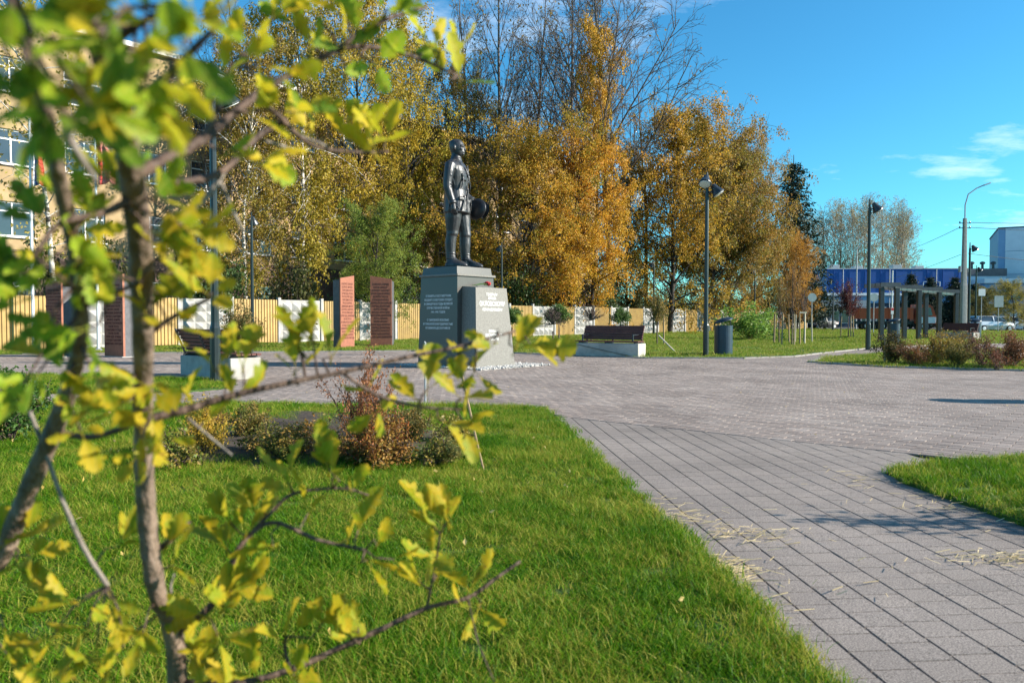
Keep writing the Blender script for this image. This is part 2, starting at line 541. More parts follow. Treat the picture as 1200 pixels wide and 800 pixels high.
# ---- hawthorn leaves close to the lens: colour of each leaf from its own object random
def hawthorn_leafmat():
    m = bpy.data.materials.new('hawthorn_leaf')
    m.use_nodes = True
    t = m.node_tree
    t.nodes.clear()
    o = t.nodes.new("ShaderNodeOutputMaterial")
    oi = t.nodes.new("ShaderNodeObjectInfo")
    tc = t.nodes.new("ShaderNodeTexCoord")
    n = t.nodes.new("ShaderNodeTexNoise"); n.inputs["Scale"].default_value = 60; n.inputs["Detail"].default_value = 5
    t.links.new(tc.outputs["Object"], n.inputs["Vector"])
    # veins: midrib and side veins along the leaf (local y runs to the tip)
    sx = t.nodes.new("ShaderNodeSeparateXYZ")
    t.links.new(tc.outputs["Object"], sx.inputs[0])
    ab = t.nodes.new("ShaderNodeMath"); ab.operation = 'ABSOLUTE'
    t.links.new(sx.outputs[0], ab.inputs[0])
    dg = t.nodes.new("ShaderNodeMath"); dg.operation = 'MULTIPLY_ADD'; dg.inputs[1].default_value = -1.1
    t.links.new(ab.outputs[0], dg.inputs[0]); t.links.new(sx.outputs[1], dg.inputs[2])
    wv = t.nodes.new("ShaderNodeMath"); wv.operation = 'PINGPONG'; wv.inputs[1].default_value = .0045
    t.links.new(dg.outputs[0], wv.inputs[0])
    vn = t.nodes.new("ShaderNodeMapRange"); vn.inputs[1].default_value = 0; vn.inputs[2].default_value = .0011; vn.inputs[3].default_value = 1.0; vn.inputs[4].default_value = 0.0
    t.links.new(wv.outputs[0], vn.inputs[0])
    mr = t.nodes.new("ShaderNodeMapRange"); mr.inputs[1].default_value = 0.0002; mr.inputs[2].default_value = .0012; mr.inputs[3].default_value = 1.0; mr.inputs[4].default_value = 0
    t.links.new(ab.outputs[0], mr.inputs[0])
    vm = t.nodes.new("ShaderNodeMath"); vm.operation = 'MAXIMUM'
    t.links.new(vn.outputs[0], vm.inputs[0]); t.links.new(mr.outputs[0], vm.inputs[1])
    # leaf colour: object colour, browner towards noise patches
    mix = t.nodes.new("ShaderNodeMixRGB")
    r = t.nodes.new("ShaderNodeMapRange"); r.inputs[1].default_value = .48; r.inputs[2].default_value = .72; r.inputs[4].default_value = .95
    ar = t.nodes.new("ShaderNodeAttribute"); ar.attribute_name = "rnd"
    am = t.nodes.new("ShaderNodeMath"); am.operation = 'MULTIPLY_ADD'; am.inputs[1].default_value = .25
    t.links.new(ar.outputs["Fac"], am.inputs[0]); t.links.new(n.outputs[0], am.inputs[2])
    t.links.new(am.outputs[0], r.inputs[0])
    t.links.new(r.outputs[0], mix.inputs[0])
    t.links.new(oi.outputs["Color"], mix.inputs[1])
    tb = t.nodes.new("ShaderNodeAttribute"); tb.attribute_type = 'OBJECT'; tb.attribute_name = "tint_b"
    t.links.new(tb.outputs["Color"], mix.inputs[2])
    vmix = t.nodes.new("ShaderNodeMixRGB"); vmix.inputs[2].default_value = (.50, .48, .12, 1)
    vf = t.nodes.new("ShaderNodeMath"); vf.operation = 'MULTIPLY'; vf.inputs[1].default_value = .35
    t.links.new(vm.outputs[0], vf.inputs[0]); t.links.new(vf.outputs[0], vmix.inputs[0])
    t.links.new(mix.outputs[0], vmix.inputs[1])
    n3 = t.nodes.new("ShaderNodeTexNoise"); n3.inputs["Scale"].default_value = 95; n3.inputs["Detail"].default_value = 3
    sh = t.nodes.new("ShaderNodeVectorMath"); sh.operation = 'ADD'
    t.links.new(tc.outputs["Object"], sh.inputs[0]); t.links.new(oi.outputs["Random"], sh.inputs[1])
    t.links.new(sh.outputs[0], n3.inputs["Vector"])
    br_ = t.nodes.new("ShaderNodeMapRange"); br_.inputs[1].default_value = .66; br_.inputs[2].default_value = .72; br_.inputs[4].default_value = .85
    t.links.new(n3.outputs[0], br_.inputs[0])
    spot = t.nodes.new("ShaderNodeMixRGB"); spot.inputs[2].default_value = (.16, .08, .02, 1)
    t.links.new(br_.outputs[0], spot.inputs[0]); t.links.new(vmix.outputs[0], spot.inputs[1])
    vmix = spot
    bp = t.nodes.new("ShaderNodeBump"); bp.inputs["Strength"].default_value = .35; bp.inputs["Distance"].default_value = .001; bp.invert = True
    t.links.new(vm.outputs[0], bp.inputs["Height"])
    d = t.nodes.new("ShaderNodeBsdfPrincipled"); d.inputs["Roughness"].default_value = .5; d.inputs["Specular IOR Level"].default_value = .2
    tr = t.nodes.new("ShaderNodeBsdfTranslucent")
    t.links.new(vmix.outputs[0], d.inputs["Base Color"]); t.links.new(vmix.outputs[0], tr.inputs["Color"])
    t.links.new(bp.outputs[0], d.inputs["Normal"])
    ms = t.nodes.new("ShaderNodeMixShader"); ms.inputs[0].default_value = .5
    t.links.new(d.outputs[0], ms.inputs[1]); t.links.new(tr.outputs[0], ms.inputs[2])
    t.links.new(ms.outputs[0], o.inputs[0])
    return m


M['hawthorn_leaf'] = hawthorn_leafmat()


# ------------------------------------------------------------------ ground and paving
U = Vector((.650, .760, 0)).normalized()     # along fence and monument (to the right and away)
N = Vector((U.y, -U.x, 0))                   # the way the monument faces
ANG_U = math.atan2(U.y, U.x)


def inside(poly, X, Y):
    X, Y = np.asarray(X, float), np.asarray(Y, float)
    res = np.zeros(X.shape, bool)
    n = len(poly)
    j = n - 1
    for i in range(n):
        xi, yi = poly[i][0], poly[i][1]
        xj, yj = poly[j][0], poly[j][1]
        c = ((yi > Y) != (yj > Y)) & (X < (xj - xi) * (Y - yi) / (yj - yi + 1e-12) + xi)
        res ^= c
        j = i
    return res


def smooth_poly(pts, n=6, keep=()):
    """Chaikin rounding"""
    for _ in range(2):
        q = []
        for i in range(len(pts)):
            a, b = Vector(pts[i][:2]), Vector(pts[(i + 1) % len(pts)][:2])
            q += [tuple(a * .75 + b * .25), tuple(a * .25 + b * .75)]
        pts = q
    return pts


LAWN_NEAR = [(1.12, -1.5), (.93, 2.15), (.42, 8.35), (.30, 8.72), (.05, 8.86), (-3.2, 9.1), (-7, 9.2), (-14, 9.5), (-14, -1.5)]
LAWN_STRIP = [(-14, 10.7), (-5.6, 10.55), (-4.75, 10.75), (-4.35, 11.4), (-4.6, 12.2), (-7.4, 13.9), (-14, 13.4)]
LAWN_RIGHT = [(2.92, -1.5), (2.62, 3.7), (2.52, 4.8), (2.60, 5.1), (2.85, 5.25), (3.9, 5.55), (6, 6.3), (12, 8.6), (14, 3), (14, -1.5)]
LAWN_ISLAND = [(7.45, 18.5), (7.75, 17.6), (8.4, 16.5), (10.5, 15.3), (16, 13.2), (30, 10), (40, 26), (26, 28), (17.5, 26.2), (13.4, 24.4), (10.6, 22.3), (8.6, 20.5)]
LAWN_FAR = [(-21, 20.6), (-15, 22.8), (-8, 24.2), (-3.4, 25.2), (0, 23.6), (2.2, 21.8), (3.7, 20.4), (6.3, 20.3), (8.0, 21.2), (9.9, 23.6),
            (13.0, 27.2), (16.6, 30.2), (21, 32.2), (30, 34), (46, 36), (58, 44), (58, 66), (43, 70), (34.2, 85.2), (-23, 18.3)]
LAWNS = [LAWN_NEAR, LAWN_STRIP, LAWN_RIGHT, LAWN_ISLAND, LAWN_FAR]

g = MB()
g.poly([(-1500, -300, -.08), (1500, -300, -.08), (1500, 2500, -.08), (-1500, 2500, -.08)])
g.build('ground', M['far_ground'], kind='structure')

# leaf-littered soil strip between the fence and the house behind it
f0 = Vector((-11.84, 31.4, 0))
g = MB()
a = f0 - U * 24 - N * .3
b = f0 + U * 70 - N * .3
g.prism([tuple(a)[:2], tuple(b)[:2], tuple(b - N * 42)[:2], tuple(a - N * 42)[:2]], -.06, .0)
g.build('soil_strip', M['litter'], kind='structure')

# road and car park far right
g = MB()
g.poly([(34, 70.5, -.05), (60, 66.5, -.05), (150, 60, -.05), (190, 118, -.05), (30, 118, -.05), (34.5, 92, -.05)])
g.build('car_park', M['asphalt'], kind='structure')

def lawn(name, poly):
    m = MB()
    m.prism(poly, -.06, .02)
    return m.build(name, M['turf'], kind='structure')

for nm, p in zip(('near_lawn', 'bench_lawn', 'right_lawn', 'island_lawn', 'far_lawn'), LAWNS):
    lawn(nm, p)

# bedding of the paving; one sheet, the pavers sit on it
pv = MB()
pv.poly([(-40, -3, -.022), (44, -3, -.022), (60, 40, -.022), (-40, 40, -.022)])
pavement = pv.build('pavement', M['joint'], kind='structure')

# --- paver geometry
P_DIR = Vector((-.0755, .9971, 0)).normalized()       # the path runs this way
P_LAT = Vector((P_DIR.y, -P_DIR.x, 0))
P_ORG = Vector((.93, 2.15, 0))
PW, PL = .154, .128
B0 = Vector((.685, 7.94, 0))                           # joint line where path paving meets plaza paving


def beyond(X, Y):
    """>0 on the plaza's side of the joint line"""
    return (X - B0.x) * U.x + (Y - B0.y) * U.y


def paver_verts(cx, cy, ax, ay, wd, ln, z, rn):
    """arrays of pavers: chamfered top + skirt. cx, cy centres; ax unit vector across, ay along"""
    n = len(cx)
    ch = .003
    V = np.zeros((n, 8, 3))
    hw, hl = wd / 2, ln / 2
    k = 0
    for (e, zz) in ((0, -.012), (ch, 0)):
        for (sx_, sy_) in ((-1, -1), (1, -1), (1, 1), (-1, 1)):
            ox, oy = sx_ * (hw - e), sy_ * (hl - e)
            V[:, k, 0] = cx + ax[0] * ox + ay[0] * oy
            V[:, k, 1] = cy + ax[1] * ox + ay[1] * oy
            V[:, k, 2] = zz + z + (rn[:, 1] * ox + rn[:, 2] * oy)
            k += 1
    Fq = np.array([[4, 5, 6, 7], [0, 1, 5, 4], [1, 2, 6, 5], [2, 3, 7, 6], [3, 0, 4, 7]])
    return V, Fq


def np_mesh(name, V, Fc, mat, rnd=None, smooth=False):
    """V (k,3), Fc (n,4) or (n,3) numpy arrays"""
    me = bpy.data.meshes.new(name)
    n, s = Fc.shape
    me.vertices.add(len(V))
    me.vertices.foreach_set("co", np.ascontiguousarray(V, np.float32).ravel())
    me.loops.add(n * s)
    me.loops.foreach_set("vertex_index", np.ascontiguousarray(Fc, np.int32).ravel())
    me.polygons.add(n)
    me.polygons.foreach_set("loop_start", np.arange(0, n * s, s, dtype=np.int32))
    me.polygons.foreach_set("loop_total", np.full(n, s, np.int32))
    for mm in (mat if isinstance(mat, (list, tuple)) else [mat]):
        me.materials.append(mm)
    me.update(calc_edges=True)
    if rnd is not None:
        a = me.attributes.new("rnd", 'FLOAT', 'FACE')
        a.data.foreach_set("value", np.ascontiguousarray(rnd, np.float32))
    me.polygons.foreach_set("use_smooth", np.full(n, bool(smooth)))
    return me


def in_lawn(X, Y, skip=()):
    r = np.zeros(np.asarray(X).shape, bool)
    for p in LAWNS:
        r |= inside(p, X, Y)
    return r


# path pavers: stacked rows, strong joints along the path
ii, jj = np.meshgrid(np.arange(-1, 16), np.arange(-22, 62))
ii, jj = ii.ravel(), jj.ravel()
cx = P_ORG.x + P_LAT.x * (ii + .5) * PW + P_DIR.x * (jj + .5 + .37 * (ii % 3)) * PL
cy = P_ORG.y + P_LAT.y * (ii + .5) * PW + P_DIR.y * (jj + .5 + .37 * (ii % 3)) * PL
ok = (beyond(cx, cy) < .11) & (cy > .2)
ok &= ~in_lawn(cx - P_LAT.x * 0.0, cy)
cx, cy = cx[ok], cy[ok]
pxx = 600 + F * cx / np.maximum(cy, .3)
pyy = 375 + F * CAM_H / np.maximum(cy, .3)
vis = (pxx < 1206) & (pyy < 806)
order = np.argsort(np.where(vis, cy, 99 + cy))
near, rest = order[:300], order[300:]
pm = []
for k in range(4):
    r3 = rng.normal(0, .003, (1, 3))
    V, Fq = paver_verts(np.zeros(1), np.zeros(1), (1, 0), (0, 1), PW - .0045, PL - .0016, 0, r3)
    pm.append(np_mesh('paver', V.reshape(-1, 3), Fq, M['paver_path']))
rz = math.atan2(P_LAT.y, P_LAT.x)
for q, i in enumerate(near):
    o = link('paver', pm[q % 4], pavement, loc=(cx[i], cy[i], -.004 + rng.normal(0, .0006)), rotz=rz + rng.normal(0, .004))

n = len(rest)
r3 = rng.normal(0, .003, (n, 3))
V1, Fq = paver_verts(cx[rest], cy[rest], (P_LAT.x, P_LAT.y), (P_DIR.x, P_DIR.y), PW - .0045, PL - .0016, -.004 + rng.normal(0, .0006, n), r3)
F1 = (Fq[None] + 8 * np.arange(n)[:, None, None]).reshape(-1, 4)
link('path_paving', np_mesh('path_paving', V1.reshape(-1, 3), F1, M['paver_path'], np.repeat(rng.random(n), 5)), pavement, kind='stuff')

# plaza pavers: running bond along N
BL, BW = .20, .10
ii, jj = np.meshgrid(np.arange(-170, 170), np.arange(-200, 420))
ii, jj = ii.ravel(), jj.ravel()
cx = B0.x + N.x * (ii + .5 * (jj % 2)) * BL + U.x * (jj + .5) * BW
cy = B0.y + N.y * (ii + .5 * (jj % 2)) * BL + U.y * (jj + .5) * BW
ok = (cy > 4.5) & (cy < 27) & (np.abs(cx) < 2.5 + cy * .78)
ok &= (beyond(cx, cy) > 0) | (cx < .2)
cx, cy = cx[ok], cy[ok]
ok = ~in_lawn(cx, cy)
cx, cy = cx[ok], cy[ok]
n = len(cx)
r3 = rng.normal(0, .0016, (n, 3))
V1, Fq = paver_verts(cx, cy, (N.x, N.y), (U.x, U.y), BL - .004, BW - .004, rng.normal(0, .0008, n), r3)
F1 = (Fq[None] + 8 * np.arange(n)[:, None, None]).reshape(-1, 4)
# broad bands of slightly different batches of pavers
band = (np.floor(((cx - B0.x) * U.x + (cy - B0.y) * U.y) / 1.3) % 2) * .22
rn_ = np.clip(rng.random(n) * .75 + band, 0, .98)
link('plaza_paving', np_mesh('plaza_paving', V1.reshape(-1, 3), F1, M['paver_plaza'], np.repeat(rn_, 5)), pavement, kind='stuff')

# far paths, too far away to tell the pavers apart
def far_path(poly):
    m = MB()
    m.poly([(p[0], p[1], -.004) for p in poly])
    return m.build('far_path', M['paver_plaza'], kind='structure')
far_path([(-40, 26.5), (-40, 9.6), (-24, 9.6), (-19, 21.8), (-4, 25.6), (-4, 26.5)])
far_path([(9, 26.9), (50, 26.9), (60, 40), (9, 40)])

# flush concrete kerb along the far lawn
def kerb(path, wd=.10):
    m = MB()
    for a_, b_ in zip(path[:-1], path[1:]):
        a_, b_ = Vector((a_[0], a_[1], .0)), Vector((b_[0], b_[1], .0))
        L = (b_ - a_).length
        k = max(1, round(L / 1.0))
        for q in range(k):
            s_, e_ = a_.lerp(b_, q / k), a_.lerp(b_, (q + 1) / k)
            d = (e_ - s_).normalized() * .006
            m.bar(s_ + d + Vector((0, 0, -.005)), e_ - d + Vector((0, 0, -.005)), wd, .08)
    return m.build('kerb', M['kerb'], kind='structure')
kerb([(p[0], p[1] - .06) for p in LAWN_FAR[1:15]])
kerb(LAWN_ISLAND[:5] )
kerb(LAWN_ISLAND[9:] + LAWN_ISLAND[:1])


# ------------------------------------------------------------------ grass
def clump(name, nb, rad, h0, h1, wd, lean, mat, seg=3):
    V, Fc, rn = [], [], []
    for b in range(nb):
        a, r = rng.random() * 6.283, rad * math.sqrt(rng.random())
        x, y = r * math.cos(a), r * math.sin(a)
        h = h0 + (h1 - h0) * rng.random() ** 1.3
        d = rng.random() * 6.283
        ln = lean * (.3 + rng.random())
        wa = rng.random() * 6.283
        ww = wd * (.7 + .6 * rng.random())
        base = len(V)
        for s in range(seg + 1):
            t = s / seg
            ox = math.cos(d) * ln * h * t * t
            oy = math.sin(d) * ln * h * t * t
            z = h * t * (1 - .25 * ln * t)
            w_ = ww * (1 - t ** 1.6) * .5 + .0003
            V.append((x + ox + math.cos(wa) * w_, y + oy + math.sin(wa) * w_, z))
            V.append((x + ox - math.cos(wa) * w_, y + oy - math.sin(wa) * w_, z))
        c = rng.random()
        for s in range(seg):
            Fc.append((base + 2 * s, base + 2 * s + 1, base + 2 * s + 3, base + 2 * s + 2))
            rn.append(c)
    return np_mesh(name, np.array(V), np.array(Fc), mat, np.array(rn))


def src_collection(name, meshes):
    c = bpy.data.collections.new(name)
    for q, me in enumerate(meshes):
        o = bpy.data.objects.new(name, me)
        c.objects.link(o)
    return c


def scatter(name, pts, rots, scales, coll, **kw):
    """one stuff object: a point mesh whose geometry nodes put tufts of the collection on its points"""
    me = bpy.data.meshes.new(name)
    me.vertices.add(len(pts))
    me.vertices.foreach_set("co", np.ascontiguousarray(pts, np.float32).ravel())
    a = me.attributes.new("rot", 'FLOAT_VECTOR', 'POINT'); a.data.foreach_set("vector", np.ascontiguousarray(rots, np.float32).ravel())
    a = me.attributes.new("scl", 'FLOAT_VECTOR', 'POINT'); a.data.foreach_set("vector", np.ascontiguousarray(scales, np.float32).ravel())
    o = link(name, me, **kw)
    ng = bpy.data.node_groups.new(name, 'GeometryNodeTree')
    ng.interface.new_socket("Geometry", in_out='INPUT', socket_type='NodeSocketGeometry')
    ng.interface.new_socket("Geometry", in_out='OUTPUT', socket_type='NodeSocketGeometry')
    gi, go = ng.nodes.new("NodeGroupInput"), ng.nodes.new("NodeGroupOutput")
    ip = ng.nodes.new("GeometryNodeInstanceOnPoints")
    ci = ng.nodes.new("GeometryNodeCollectionInfo")
    ci.inputs["Collection"].default_value = coll
    ci.inputs["Separate Children"].default_value = True
    ci.inputs["Reset Children"].default_value = True
    ip.inputs["Pick Instance"].default_value = True
    ra = ng.nodes.new("GeometryNodeInputNamedAttribute"); ra.data_type = 'FLOAT_VECTOR'; ra.inputs["Name"].default_value = "rot"
    sa = ng.nodes.new("GeometryNodeInputNamedAttribute"); sa.data_type = 'FLOAT_VECTOR'; sa.inputs["Name"].default_value = "scl"
    L = ng.links.new
    L(gi.outputs[0], ip.inputs["Points"])
    L(ci.outputs[0], ip.inputs["Instance"])
    L(ra.outputs["Attribute"], ip.inputs["Rotation"])
    L(sa.outputs["Attribute"], ip.inputs["Scale"])
    L(ip.outputs[0], go.inputs[0])
    md = o.modifiers.new("tufts", 'NODES')
    md.node_group = ng
    return o


near_clumps = src_collection('grass_tuft', [clump('grass_tuft', 84, .075, .022, .078, .0028, .75, M['grass_near']) for _ in range(7)])
far_clumps = src_collection('grass_tuft_far', [clump('grass_tuft_far', 46, .22, .04, .10, .012, .7, M['grass_far'], 2) for _ in range(5)])


def poly_points(poly, dens, x0, x1, y0, y1, inset=0.0):
    n = int(dens * (x1 - x0) * (y1 - y0))
    X = x0 + (x1 - x0) * rng.random(n)
    Y = y0 + (y1 - y0) * rng.random(n)
    k = inside(poly, X, Y)
    return X[k], Y[k]


def grass(name, poly, cells, coll, smin=.75, smax=1.25, cone=None, z=.015, **kw):
    xs, ys, sc = [], [], []
    for (dens, x0, x1, y0, y1, s) in cells:
        X, Y = poly_points(poly, dens, x0, x1, y0, y1)
        k = np.abs(X) < (1.2 + .76 * np.maximum(Y, 0))
        xs.append(X[k]); ys.append(Y[k]); sc.append(np.full(k.sum(), s))
    X, Y, S = np.concatenate(xs), np.concatenate(ys), np.concatenate(sc)
    n = len(X)
    # patchy height
    ph = .85 + .25 * np.sin(X * 2.1 + 1.3 * np.sin(Y * 1.7)) * np.cos(Y * 1.9 + X)
    s = S * (smin + (smax - smin) * rng.random(n))
    pts = np.stack([X, Y, np.full(n, z)], 1)
    rot = np.stack([rng.normal(0, .12, n), rng.normal(0, .12, n), rng.random(n) * 6.283], 1)
    scl = np.stack([s, s, s * ph], 1)
    return scatter(name, pts, rot, scl, coll, kind='stuff', **kw)


grass('near_grass', LAWN_NEAR, [(460, -5, 1.4, .6, 4.2, .9), (260, -7, 1.0, 4.2, 6.6, 1.05), (140, -9, .8, 6.6, 9.6, 1.2)], near_clumps)
grass('right_grass', LAWN_RIGHT, [(260, 2.4, 7, 1.0, 4.4, .95), (230, 2.4, 9, 4.4, 9, 1.0)], near_clumps)
grass('bench_grass', LAWN_STRIP, [(90, -11, -4, 10.4, 14, 1.3)], near_clumps)
grass('island_grass', LAWN_ISLAND, [(30, 7, 24, 10, 28, .9)], far_clumps)
grass('far_grass', LAWN_FAR, [(16, -26, 24, 18, 36, 1.0), (7, -12, 45, 36, 56, 1.3), (4, 5, 58, 56, 84, 1.7)], far_clumps)


# ------------------------------------------------------------------ trees
def leaf_cards(pos, size, rnd_seed, aspect=.62, droop=.5):
    """rhombic leaf cards hanging at random angles"""
    r = np.random.default_rng(rnd_seed)
    n = len(pos)
    ax = r.normal(0, 1, (n, 3)); ax[:, 2] -= droop * 1.5
    ax /= np.linalg.norm(ax, axis=1)[:, None]
    sd = np.cross(ax, r.normal(0, 1, (n, 3)))
    sd /= np.linalg.norm(sd, axis=1)[:, None] + 1e-9
    nm = np.cross(ax, sd)
    s = size[:, None]
    V = np.stack([pos, pos + ax * s * .45 + sd * s * aspect * .5 + nm * s * .08, pos + ax * s, pos + ax * s * .5 - sd * s * aspect * .5 + nm * s * .08], 1)
    Fc = np.arange(4 * n).reshape(n, 4)
    return V.reshape(-1, 3), Fc, r.random(n)


def norm(v):
    return v / (np.linalg.norm(v) + 1e-9)


def polyline(r, p, d, L, nseg, wob, pull):
    """wandering line; pull = vector added per unit length (droop or lift)"""
    pts = [np.array(p, float)]
    d = norm(np.array(d, float))
    st = L / nseg
    for _ in range(nseg):
        d = norm(d + r.normal(0, wob, 3) + np.array(pull) * st)
        pts.append(pts[-1] + d * st)
    return np.array(pts), d


def tubes_mesh(name, tubes, mat):
    V, Fq, base = [], [], 0
    for (P, rad, n) in tubes:
        v, f = tube_arr(P, rad, n, False)
        V.append(np.array(v))
        Fq.append(np.array(f) + base)
        base += len(v)
    return np_mesh(name, np.concatenate(V), np.concatenate(Fq), mat, smooth=True)


def birch(seed, H=18., W=4.0, nb=40, leaves=11000, bare_top=0.0, start=.16, weep=1.0, lsize=(.13, .24), prof=None, bark='bark_dark', r0=.17):
    r = np.random.default_rng(seed)
    tubes = []
    pts, _ = polyline(r, (0, 0, 0), (r.normal(0, .04), r.normal(0, .04), 1), H, 16, .035, (0, 0, .02))
    tubes.append((pts, np.linspace(r0, .025, 17) , 7))
    spots = []
    for k in range(nb):
        t = start + (1 - start) * ((k + r.random()) / nb) ** .9 * .98
        i = min(int(t * 16), 15)
        p = pts[i] + (pts[i + 1] - pts[i]) * (t * 16 - i)
        az = k * 2.4 + r.normal(0, .4)
        sh = (prof(t) if prof else (.35 + .65 * math.sin(math.pi * min(1, (1 - t) / (1 - start)) ** .75))) * (.75 + .5 * r.random())
        L = max(.6, W * sh)
        el = R(35 + 25 * t + r.normal(0, 8))
        d = np.array([math.cos(az) * math.cos(el), math.sin(az) * math.cos(el), math.sin(el)])
        q, _ = polyline(r, p, d, L, 6, .12, (0, 0, -.10 * weep))
        rr = max(.012, .065 * L / W * (1 - t * .5))
        tubes.append((q, np.linspace(rr, .008, 7), 4))
        for s in range(5 + int(L)):
            u = .25 + .75 * r.random()
            j = min(int(u * 6), 5)
            b = q[j] + (q[j + 1] - q[j]) * (u * 6 - j)
            d2 = norm(q[j + 1] - q[j]) * .5 + r.normal(0, .6, 3)
            L2 = L * (.18 + .22 * r.random())
            q2, dd = polyline(r, b, d2, L2, 3, .2, (0, 0, -.5 * weep))
            tubes.append((q2, np.linspace(.014, .005, 4), 3))
            spots.append((q2, t))
    # hanging strands of leaves
    per = leaves / len(spots)
    pos = []
    for q2, t in spots:
        if t > 1 - bare_top and r.random() < .85:
            continue
        ns = 3
        for s in range(ns):
            u = r.random()
            j = min(int(u * 3), 2)
            b = q2[j] + (q2[j + 1] - q2[j]) * (u * 3 - j)
            m = max(2, int(per / ns * (.5 + r.random())))
            ln = (.35 + 1.1 * r.random()) * (.4 + .6 * weep)
            tt = r.random(m)
            dr = norm(np.array([r.normal(0, .45), r.normal(0, .45), -1 * weep + .15]))
            pp = b + dr * (tt * ln)[:, None] + r.normal(0, .13, (m, 3))
            pos.append(pp)
    pos = np.concatenate(pos)
    size = lsize[0] + (lsize[1] - lsize[0]) * r.random(len(pos))
    V, Fc, rn = leaf_cards(pos, size, seed + 1)
    return tubes_mesh('trunk', tubes, M[bark]), np_mesh('crown', V, Fc, M['birch_leaf'], rn)


def bare_tree(seed, H=24., r0=.2, spread=.62, first=.28, nb=26, leaves=0, bark='bark_dark', Lf=.42, up=.10, twig=.011, broom=False):
    r = np.random.default_rng(seed)
    tubes = []
    pts, _ = polyline(r, (0, 0, 0), (r.normal(0, .03), r.normal(0, .03), 1), H, 16, .03, (0, 0, .015))
    tubes.append((pts, np.linspace(r0, .02, 17), 7))
    tips = []

    def sub(p, d, L, rad, lev):
        nseg = 6 if lev == 0 else (4 if lev == 1 else 3)
        q, _ = polyline(r, p, d, L, nseg, .07 + .04 * lev, (0, 0, up))
        tubes.append((q, np.linspace(rad, max(rad * .3, twig * .6), nseg + 1), 5 if lev == 0 else 3))
        if lev >= 3:
            tips.append(q[-1]); tips.append(q[-2])
            return
        m = (6, 4, 3)[lev] + int(L * (.9, .5, 0)[lev])
        for k in range(m):
            u = .18 + .82 * (k + r.random()) / m
            j = min(int(u * nseg), nseg - 1)
            b = q[j] + (q[j + 1] - q[j]) * (u * nseg - j)
            t0 = norm(q[j + 1] - q[j])
            side = np.cross(t0, r.normal(0, 1, 3))
            d2 = t0 * .85 + norm(side) * .62
            sub(b, d2, L * (.30 + .24 * r.random()) * (1.15 - .45 * u), max(rad * .45, twig), lev + 1)

    for k in range(nb):
        t = first + (1 - first) * ((k + r.random()) / nb) * .98
        i = min(int(t * 16), 15)
        p = pts[i] + (pts[i + 1] - pts[i]) * (t * 16 - i)
        az = k * 2.4 + r.normal(0, .4)
        el = math.pi / 2 - spread * (1.2 - .45 * t) + r.normal(0, .1)
        d = (math.cos(az) * math.cos(el), math.sin(az) * math.cos(el), math.sin(el))
        L = H * Lf * (1.08 - t) * (.6 + .5 * r.random()) + .8
        if broom:
            L = H * Lf * min(1.15 - t, .28 + .5 * t) * (.7 + .4 * r.random()) + .8
        sub(p, d, L, max(.02, r0 * .42 * (1.1 - t)), 0 if L > 3.4 else 1)
    tm = tubes_mesh('trunk', tubes, M[bark])
    cm = None
    if leaves:
        tp = np.array(tips)
        pos = tp[r.integers(0, len(tp), leaves)] + r.normal(0, .2, (leaves, 3))
        V, Fc, rn = leaf_cards(pos, .12 + .14 * r.random(leaves), seed + 3)
        cm = np_mesh('crown', V, Fc, M['birch_leaf'], rn)
    return tm, cm


def spruce(seed, H=14., W=3.2, dens=1.0):
    r = np.random.default_rng(seed)
    tubes = [(np.array([(0, 0, H * k / 8) for k in range(9)], float), np.linspace(.2, .02, 9), 6)]
    pos, size = [], []
    nl = int(30 * dens)
    for k in range(nl):
        t = .08 + .9 * k / nl
        L = W * (1 - t) ** .85 + .25
        for j in range(9):
            az = j * .7 + k * 1.1 + r.normal(0, .2)
            Lj = L * (.65 + .45 * r.random())
            q, _ = polyline(r, (0, 0, H * t), (math.cos(az), math.sin(az), .15), Lj, 5, .05, (0, 0, -.22 / max(Lj, .5)))
            tubes.append((q, np.linspace(.03, .006, 6), 3))
            m = int(26 * Lj * dens) + 6
            u = r.random(m) ** .7
            idx = np.minimum((u * 5).astype(int), 4)
            b = q[idx] + (q[idx + 1] - q[idx]) * (u * 5 - idx)[:, None]
            off = r.normal(0, .10, (m, 3)); off[:, 2] = -abs(r.normal(0, .22, m))
            pos.append(b + off)
    pos = np.concatenate(pos)
    V, Fc, rn = leaf_cards(pos, .2 + .2 * r.random(len(pos)), seed + 1, aspect=.35, droop=.6)
    return tubes_mesh('trunk', tubes, M['bark_dark']), np_mesh('crown', V, Fc, M['needle'], rn)


def place_tree(name, label, tm, cm, X, Y, s=(1, 1, 1), rz=0., colA=(.3, .2, .04), colB=(.2, .2, .04), group=None, z=0., cat='tree'):
    t = thing(name, label, cat, (X, Y, z), rz, group)
    t.scale = s if hasattr(s, '__len__') else (s, s, s)
    link('trunk', tm, t)
    if cm is not None:
        c = link('crown', cm, t)
        c.color = (*colA, 1)
        c['tint_b'] = list(colB)
    return t


